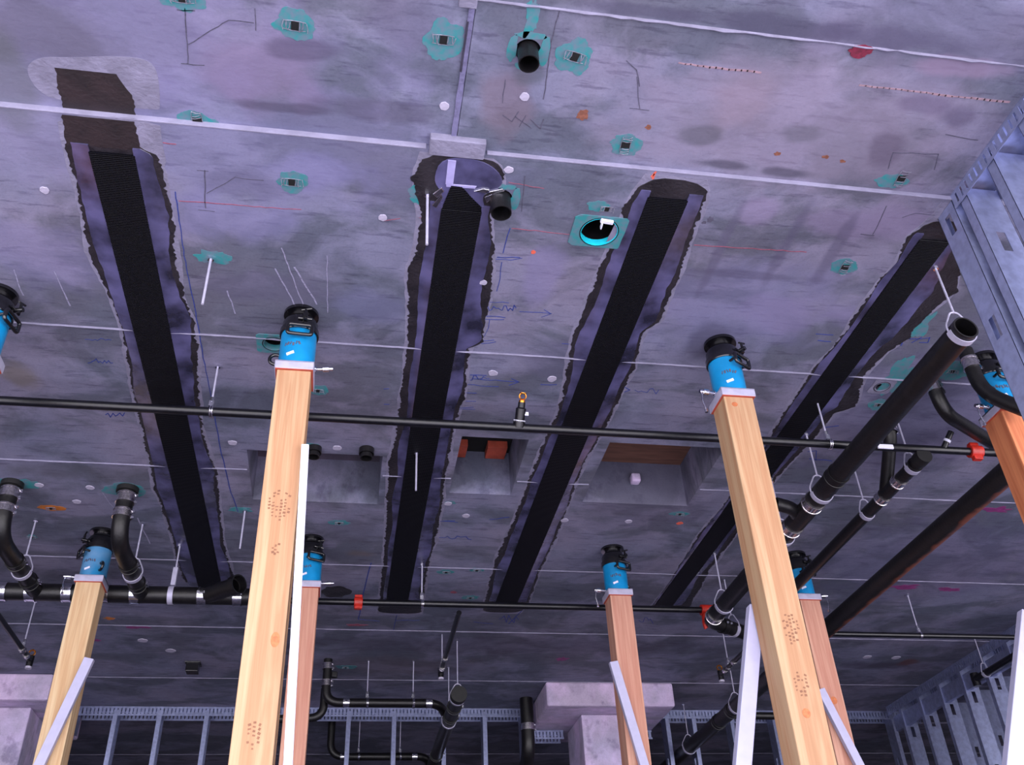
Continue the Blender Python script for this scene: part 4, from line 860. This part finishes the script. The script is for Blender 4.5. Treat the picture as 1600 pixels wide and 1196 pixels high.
# ------------------------------------------------------------------ shoring posts with jacks
PW = .142
def post(x, y, wm, label, jlabel, hand=0, pin=1, worn=False, extras=None, JH=.33):
    T = thing('shoring_post', label, 'post', (x, y, 0))
    zt = ZC-JH
    MB().bb(x-PW/2, x+PW/2, y-PW/2, y+PW/2, 0, zt-.004).build('timber', MT[wm], T, bevel=.004)
    J = thing('shoring_jack', jlabel, 'jack', (x, y, zt))
    b = PW/2+.012
    mb = MB().bb(x-b, x+b, y-b, y+b, zt-.001, zt+.008)
    for (x0, x1, y0, y1) in ((x-b, x+b, y-b, y-b+.006), (x-b, x+b, y+b-.006, y+b), (x-b, x-b+.006, y-b, y+b), (x+b-.006, x+b, y-b, y+b)): mb.bb(x0, x1, y0, y1, zt-.034, zt+.008)
    mb.build('collar_plate', MT['zinc'], J, bevel=.002)
    MB().bb(x-b+.004, x+b-.004, y-b+.002, y+b-.004, zt-.0375, zt-.033).build('collar_pad', MT['redwood'], J)
    R_ = .078; zc0, zc1 = zt+.008, ZC-.135
    MB().tube([(x, y, zc0), (x, y, zc1)], R_, 36).build('cylinder_body', MT['blue_worn' if worn else 'blue'], J, smooth=40)
    MB().tube([(x, y, zc1), (x, y, zc1+.004), (x, y, zc1+.03), (x, y, zc1+.034), (x, y, zc1+.07), (x, y, ZC-.050), (x, y, ZC-.045)], [.083, .086, .086, .078, .078, .070, .066], 36).build('locking_nut', MT['blackpaint'], J, smooth=30)
    MB().tube([(x, y, ZC-.046), (x, y, ZC-.018), (x, y, ZC-.016), (x, y, ZC-.001)], [.052, .052, .078, .078], 36).build('swivel_cap', MT['blackpaint'], J, smooth=30)
    # lift handle, a flat loop standing off the body
    a = math.radians(-90+hand); d = Vector((math.cos(a), math.sin(a), 0)); s_ = Vector((-d.y, d.x, 0)); c = Vector((x, y, zc1-.028))+d*(R_+.022)
    pts = [c+s_*.052+Vector((0, 0, .026)), c-s_*.052+Vector((0, 0, .026)), c-s_*.052-Vector((0, 0, .026)), c+s_*.052-Vector((0, 0, .026))]
    loop = bend([(pts[0]+pts[3])/2, pts[0], pts[1], pts[2], pts[3], (pts[0]+pts[3])/2], .014, 5)
    mb = MB().tube(loop, .0085, 10)
    for q in (1, -1): mb.tube([c+s_*.05*q, Vector((x, y, c.z))+d*R_*.8+s_*.045*q], .007, 8)
    mb.build('lift_handle', MT['blackpaint'], J, smooth=50)
    a2 = math.radians(-90+hand-95*pin); d2 = Vector((math.cos(a2), math.sin(a2), 0)); c = Vector((x, y, zc0+.06))+d2*(R_+.012)
    MB().torus(c, d2.cross(Vector((0, 0, 1))), .026, .008, 20, 8).build('side_handle', MT['blackpaint'], J, smooth=50)
    # valve cluster above the handle
    c = Vector((x, y, zc1+.045))+d*(.085)+s_*.018
    MB().tube([c-d*.02, c+d*.035], .011, 10).tube([c+d*.02+Vector((0, 0, -.02)), c+d*.02+Vector((0, 0, .035))], .007, 8).tube([c+s_*.03, c-s_*.03], .006, 8).tube([c+d*.02+Vector((0, 0, .03))-s_*.02, c+d*.02+Vector((0, 0, .045))+s_*.025], .005, 8).build('valve', MT['blackpaint'], J, smooth=40)
    # chrome quick coupling at the foot, with its chain
    d3 = Vector((pin, -.15, 0)).normalized(); c = Vector((x, y, zt+.018))+d3*R_
    MB().tube([c-d3*.01, c+d3*.012, c+d3*.014, c+d3*.04, c+d3*.042, c+d3*.068, c+d3*.07, c+d3*.085], [.012, .012, .007, .007, .014, .014, .009, .009], 14).build('hose_coupling', MT['steel'], J, smooth=30)
    if pin < 0 or x > 0:
        MB().tube([c+d3*.075, c+d3*.08-Vector((0, 0, .05)), c+d3*.07-Vector((0, 0, .10))], .003, 6).tube([c+d3*.07-Vector((0, 0, .10)), c+d3*.07-Vector((0, 0, .115))], .008, 8).build('cap_chain', MT['steel'], J)
    # white sticker and small painted figures on the body
    def onbody(ang, z, w, h, th, til=0):
        A = math.radians(-90+ang); dd_ = Vector((math.cos(A), math.sin(A), 0)); R3 = Matrix.Rotation(A+math.pi/2, 3, 'Z') @ Matrix.Rotation(til, 3, 'Y')
        return Vector((x, y, z))+dd_*(R_+.0006), (w, th, h), R3
    MB().box(*onbody(-18, zc0+.045, .034, .013, .004, -.3)).build('white_sticker', MT['white'], J)
    mb = MB(); rr = random.Random(int(x*100+y*10))
    for k in range(6): mb.box(*onbody(-38+k*9, zc0+.098+rr.uniform(-.004, .004), .004+.004*(k % 2), .016, .003, rr.uniform(-.5, .5)))
    mb.build('painted_figures', MT['pencil'], J)
    return T, J, zt
def scuffs(T, x, y, z, w, h, n, seed, m='boot', name='boot_print'):
    """tread print: rows of small curved blocks inside an oval, with gaps"""
    rr = random.Random(seed); mb = MB(); rows = max(3, int(h/.014)); cols = max(3, int(w/.014))
    for i in range(rows):
        for j in range(cols):
            u = (j+.5)/cols*2-1; v = (i+.5)/rows*2-1
            if u*u+v*v > 1.05 or rr.random() < .22: continue
            mb.box((x+u*w/2+rr.uniform(-.001, .001), y-PW/2-.0002, z+v*h/2+abs(u)*.010), (.0105*rr.uniform(.6, 1.1), .0008, .008*rr.uniform(.6, 1.2)), Matrix.Rotation(.5*u+rr.uniform(-.2, .2), 3, 'Y'))
    mb.build(name, MT[m], T)
def knot(T, x, y, z, rx, rz):
    mb = MB(); n = 20
    for (k_, th) in ((1, .0008),):
        vs = [(x+rx*math.cos(2*math.pi*i/n), y-PW/2-.0008, z+rz*math.sin(2*math.pi*i/n)) for i in range(n)]+[(x+rx*math.cos(2*math.pi*i/n), y-PW/2+.002, z+rz*math.sin(2*math.pi*i/n)) for i in range(n)]
        mb.add(vs, [tuple(range(n)), tuple(reversed(range(n, 2*n)))]+[(i, n+i, n+(i+1) % n, (i+1) % n) for i in range(n)])
    mb.build('knot', MT['knot'], T)
Y1 = 3.44; Y2 = 5.73
def fz(px, py, Y): return aty(px, py, Y-PW/2)
P1, J1, zt = post(-.285, Y1, 'wood_a', 'tall pale timber post with boot scuffs, the nearest post left of centre', 'bright blue jack on top of the nearest left post', 4, 1)
p = fz(428, 790, Y1); scuffs(P1, -.285, Y1, p.z, .09, .14, 34, 1)
p = fz(415, 1150, Y1); scuffs(P1, -.285, Y1, p.z, .05, .10, 16, 2)
p = fz(450, 860, Y1); scuffs(P1, -.28, Y1, p.z, .03, .05, 8, 5)
p = fz(430, 1000, Y1); knot(P1, p.x, Y1, p.z, .016, .028)
P2, J2, _ = post(1.715, Y1, 'wood_a', 'tall pale timber post with dark boot prints and knots, the nearest post right of centre', 'bright blue jack with a black side handle on the nearest right post', 32, -1)
p = fz(1235, 985, Y1); scuffs(P2, 1.725, Y1, p.z, .07, .13, 30, 3)
p = fz(1240, 1070, Y1); scuffs(P2, 1.715, Y1, p.z, .06, .10, 18, 4)
p = fz(1148, 632, Y1); knot(P2, p.x, Y1, p.z, .014, .012)
p = fz(1260, 1115, Y1); knot(P2, p.x, Y1, p.z, .016, .018)
post(-1.57, Y1, 'wood_c', 'timber post at the left edge of the picture, mostly out of frame', 'bright blue jack cut by the left edge of the picture', 75, -1)
P3, _, _ = post(3.11, Y1-.02, 'wood_c', 'orange timber post at the right edge behind the galvanised studs', 'blue jack on the orange post at the right edge, half hidden by a black bend', 10, -1)
P4, _, _ = post(-1.54, Y2, 'wood_d', 'pale timber post at the lower left with a white brace across it', 'pale worn blue jack on the far left post', -60, -1, worn=True)
post(-.255, Y2, 'wood_b', 'pink timber post standing directly behind the nearest left post', 'blue jack on the pink post behind the nearest left post', 25, 1)
post(1.755, Y2, 'wood_b', 'pinkish timber post right of centre in the far row, below the third strip', 'blue jack on the far-row post right of centre', 22, -1)
P7, _, _ = post(3.075, Y2, 'wood_b', 'pinkish timber post behind the nearest right post, with a knot low down', 'blue jack on the far post behind the nearest right post', 18, 1)
p = fz(1303, 1095, Y2); knot(P7, p.x, Y2, p.z, .022, .025)

# ------------------------------------------------------------------ white diagonal braces
def brace(pt, pb, Y, label, w=.06, d=.035, dy=0, m='bar'):
    a = aty(*pt, Y); b = aty(*pb, Y+dy); dv = (a-b); dn = dv.normalized(); b = a - dn*((a.z-.06)/dn.z)
    L = (a-b).length; c = (a+b)/2; sd = dn.cross(YA).normalized(); R = Matrix((sd, sd.cross(dn)*-1, dn)).transposed()
    # a closed rectangular bar with an angled top
    o = MB(); o.box(c, (w, d, L), R)
    k = len(o.v)
    o.v = [tuple(Vector(v)) for v in o.v]
    ob = o.build('diagonal_brace', MT[m], bevel=.003)
    return tag(ob, label, 'brace')
brace((140, 1030), (62, 1196), Y2-PW/2-.022, 'white bar leaning across the far left timber post', .055, .035)
brace((477, 697), (450, 1196), Y1-PW/2-.015, 'long white bar fixed to the right edge of the nearest left post', .030, .030, m='white')
brace((958, 1035), (1006, 1196), Y2-PW/2-.022, 'white bar slanting down across the far-row post right of centre', .055, .035)
brace((1180, 950), (1160, 1190), Y1+PW/2+.03, 'wide white bar emerging behind the left side of the nearest right post', .062, .045)
brace((1281, 1078), (1352, 1215), Y2-PW/2-.022, 'white bar slanting right across the far post behind the nearest right one', .055, .035)
brace((1606, 960), (1582, 1215), Y1+PW/2+.03, 'wide white bar at the lower right edge of the picture', .075, .04)

# ------------------------------------------------------------------ galvanised stud walls
def stud(T_or_none, x, y, ztop, web, fl, yaw, label, zb=0, slots=(), group=None):
    """C section: web in the local XZ plane at y=0, flanges going to +y, stands on the floor"""
    t = .0018; R = Matrix.Rotation(yaw, 4, 'Z'); mb = MB()
    def lb(x0, x1, y0, y1, z0, z1): mb.box(R.to_3x3() @ Vector(((x0+x1)/2, (y0+y1)/2, 0))+Vector((x, y, (z0+z1)/2)), (x1-x0, y1-y0, z1-z0), R.to_3x3())
    ks = sorted(slots); hw, hh = .019, .05; z = zb
    lb(-web/2, -hw, 0, t, zb, ztop); lb(hw, web/2, 0, t, zb, ztop)
    for s_ in ks: lb(-hw, hw, 0, t, z, s_-hh); z = s_+hh
    lb(-hw, hw, 0, t, z, ztop)
    for s_ in (-1, 1):
        lb(min(s_*web/2, s_*(web/2-t)), max(s_*web/2, s_*(web/2-t)), 0, fl, zb, ztop)
        lb(min(s_*web/2, s_*(web/2-.012)), max(s_*web/2, s_*(web/2-.012)), fl-t, fl, zb, ztop)
    lb(-.008, .008, -.003, 0, zb, ks[0]-hh if ks else ztop)
    return tag(mb.build('metal_stud', MT['galv']), label, 'stud', group)
def track(x0, x1, y0, y1, z, leg, axis, label, slotw=.007, pitch=.026, name='stud_track', gaps=(), slotlen=.6):
    """inverted channel hung under z with rows of slots in both legs"""
    t = .0018; mb = MB(); mb.bb(x0, x1, y0, y1, z-t, z)
    if axis == 'x': a0, a1, sides = x0, x1, (y0, y1-t)
    else: a0, a1, sides = y0, y1, (x0, x1-t)
    for sd in sides:
        def seg(p0, p1, z0, z1):
            if axis == 'x': mb.bb(p0, p1, sd, sd+t, z0, z1)
            else: mb.bb(sd, sd+t, p0, p1, z0, z1)
        s0 = z-leg*(1-slotlen)/2; s1 = z-leg*(1+slotlen)/2
        seg(a0, a1, s0, z); seg(a0, a1, z-leg, s1); q = a0
        while q < a1:
            seg(q, min(a1, q+pitch-slotw), s1, s0); q += pitch
    return tag(mb.build(name, MT['galv']), label, 'track')
# near wall at the right
zt_ = ZC+.016
track(2.348, 2.510, 1.15, 2.40, ZC+.018, .075, 'y', 'slotted galvanised track on the ceiling at the upper right', .011, .034, slotlen=.62)
for (y, lb) in ((2.325, 'wide galvanised stud with an oval hole, second of the upright studs at the upper right'), (2.135, 'galvanised stud further up the track at the upper right edge'), (1.93, 'galvanised stud nearest the top right corner'), (1.52, 'galvanised stud out at the start of the upper right track')):
    stud(None, 2.430, y, ZC-.01, .150, .045, 0, lb, 0, [ZC-.30, ZC-.9, ZC-1.5, ZC-2.1])
stud(None, 2.348, 2.455, ZC-.004, .105, .045, -math.pi/2, 'galvanised end stud facing left, with a slot, nearest to the rightmost strip', 0, [ZC-.09, ZC-.63, ZC-1.2, ZC-1.8])
mb = MB().bb(2.36, 2.50, 1.93, 1.96, ZC-.16, ZC-.13).bb(2.352, 2.506, 2.14, 2.33, ZC-.105, ZC-.10)
# far wall
yw = 9.32
track(-2.36, 1.79, yw, yw+.155, ZC, .085, 'x', 'slotted galvanised track of the far stud wall, left of the central column', .010, .034)
track(3.10, 6.10, yw+.02, yw+.175, ZC, .085, 'x', 'slotted galvanised track of the far stud wall, right of the central column', .010, .034)
track(1.84, 2.14, yw-.05, yw+.105, ZC-CAPH, .085, 'x', 'short slotted track under the left half of the central column drop panel', .010, .034)
track(2.86, 3.03, yw-.05, yw+.105, ZC-CAPH, .085, 'x', 'short slotted track under the right edge of the central column drop panel', .010, .034)
track(-2.72, -2.43, yw-.05, yw+.105, ZC-CAPH, .085, 'x', 'short slotted track under the drop panel at the lower left', .010, .034)
MB()
tag(MB().bb(-2.395, -2.36, yw-.05, yw+.105, ZC-CAPH-.02, ZC-.002).build('track_end', MT['galv'], bevel=.002), 'upright galvanised piece joining the two track levels at the lower left', 'track')
farx = [(170, 'first'), (240, 'second'), (315, 'third'), (385, 'fourth'), (460, 'fifth'), (540, 'sixth'), (612, 'seventh'), (690, 'eighth'), (755, 'ninth'), (815, 'tenth')]
for px, w_ in farx:
    p = aty(px, 1150, yw); stud(None, p.x+.0, yw+.078, ZC-.03, .145, .041, math.pi/2*-1, w_+' galvanised stud from the left in the far wall left of the central column', 0, [ZC-1.2])
for px, w_ in ((1043, 'first'), (1085, 'second'), (1145, 'third'), (1212, 'fourth'), (1290, 'fifth'), (1400, 'sixth'), (1432, 'seventh')):
    p = aty(px, 1150, yw+.02); stud(None, p.x, yw+.098, ZC-.03, .145, .041, -math.pi/2, w_+' galvanised stud from the left in the far wall right of the central column', 0, [ZC-.5, ZC-1.2])
p = at(884, 1160, CAPH); stud(None, p.x-.02, yw+.03, ZC-CAPH-.03, .145, .041, -math.pi/2, 'galvanised door-side stud under the central column drop panel', 0, [])
# far right wall running away
xr = 5.56
track(xr, xr+.155, 5.9, 9.2, ZC, .09, 'y', 'slotted galvanised track of the stud wall at the lower right', .010, .034)
tag(MB().bb(xr+.02, xr+.028, 5.9, 9.15, ZC-.26, ZC-.12).bb(xr+.028, xr+.06, 5.9, 9.15, ZC-.262, ZC-.258).build('backing_strip', MT['galv']), 'bright sheet metal backing strip across the tops of the lower right studs', 'strip')
for i in range(9):
    w_ = ['first', 'second', 'third', 'fourth', 'fifth', 'sixth', 'seventh', 'eighth', 'ninth'][i]
    stud(None, xr+.0775, 8.95-i*.37, ZC-.03, .145, .041, 0, w_+' galvanised stud from the far end of the lower right stud wall', 0, [ZC-.32, ZC-.95, ZC-1.5])
tag(MB().bb(xr+.07, xr+.11, 5.9, 9.1, ZC-.96, ZC-.93).build('bridging_channel', MT['galv']), 'thin horizontal bridging channel threaded through the lower right studs', 'channel')
for i in range(6):
    w_ = ['first', 'second', 'third', 'fourth', 'fifth', 'sixth'][i]
    stud(None, xr+.75, 9.0-i*.41, ZC-.01, .145, .041, 0, w_+' dim stud from the far end in the row behind the lower right stud wall', 0, [ZC-.5, ZC-1.2])

# ------------------------------------------------------------------ groups of repeats
GR = {'shoring_post': 'timber shoring posts under the slab', 'shoring_jack': 'blue jacks on top of the timber posts', 'carbon_fibre_strip': 'carbon strips bonded to the ceiling',
      'ceiling_insert': 'painted cast-in inserts in the ceiling', 'plug': 'pale round plugs in the ceiling', 'pipe_hanger': 'hangers holding the ceiling pipes', 'threaded_rod': 'loose rods hanging from the ceiling',
      'metal_stud': 'galvanised wall studs', 'stud_track': 'slotted galvanised tracks', 'diagonal_brace': 'white braces between the posts', 'branch_pipe': 'thin capped branch pipes', 'drain_riser': 'drain risers', 'drain_bend': 'drain bends',
      'sprinkler_pipe': 'thin black sprinkler pipes', 'drain_pipe': 'black drain pipes', 'pipe_sleeve': 'round sleeves through the slab', 'pipe_stub': 'short pipe stubs in the ceiling', 'concrete_column': 'concrete columns', 'timber_block': 'red timber blocks in the opening'}
for o in bpy.data.objects:
    k_ = o.name.split('.')[0]
    if o.parent is None and 'label' in o and k_ in GR: o['group'] = GR[k_]
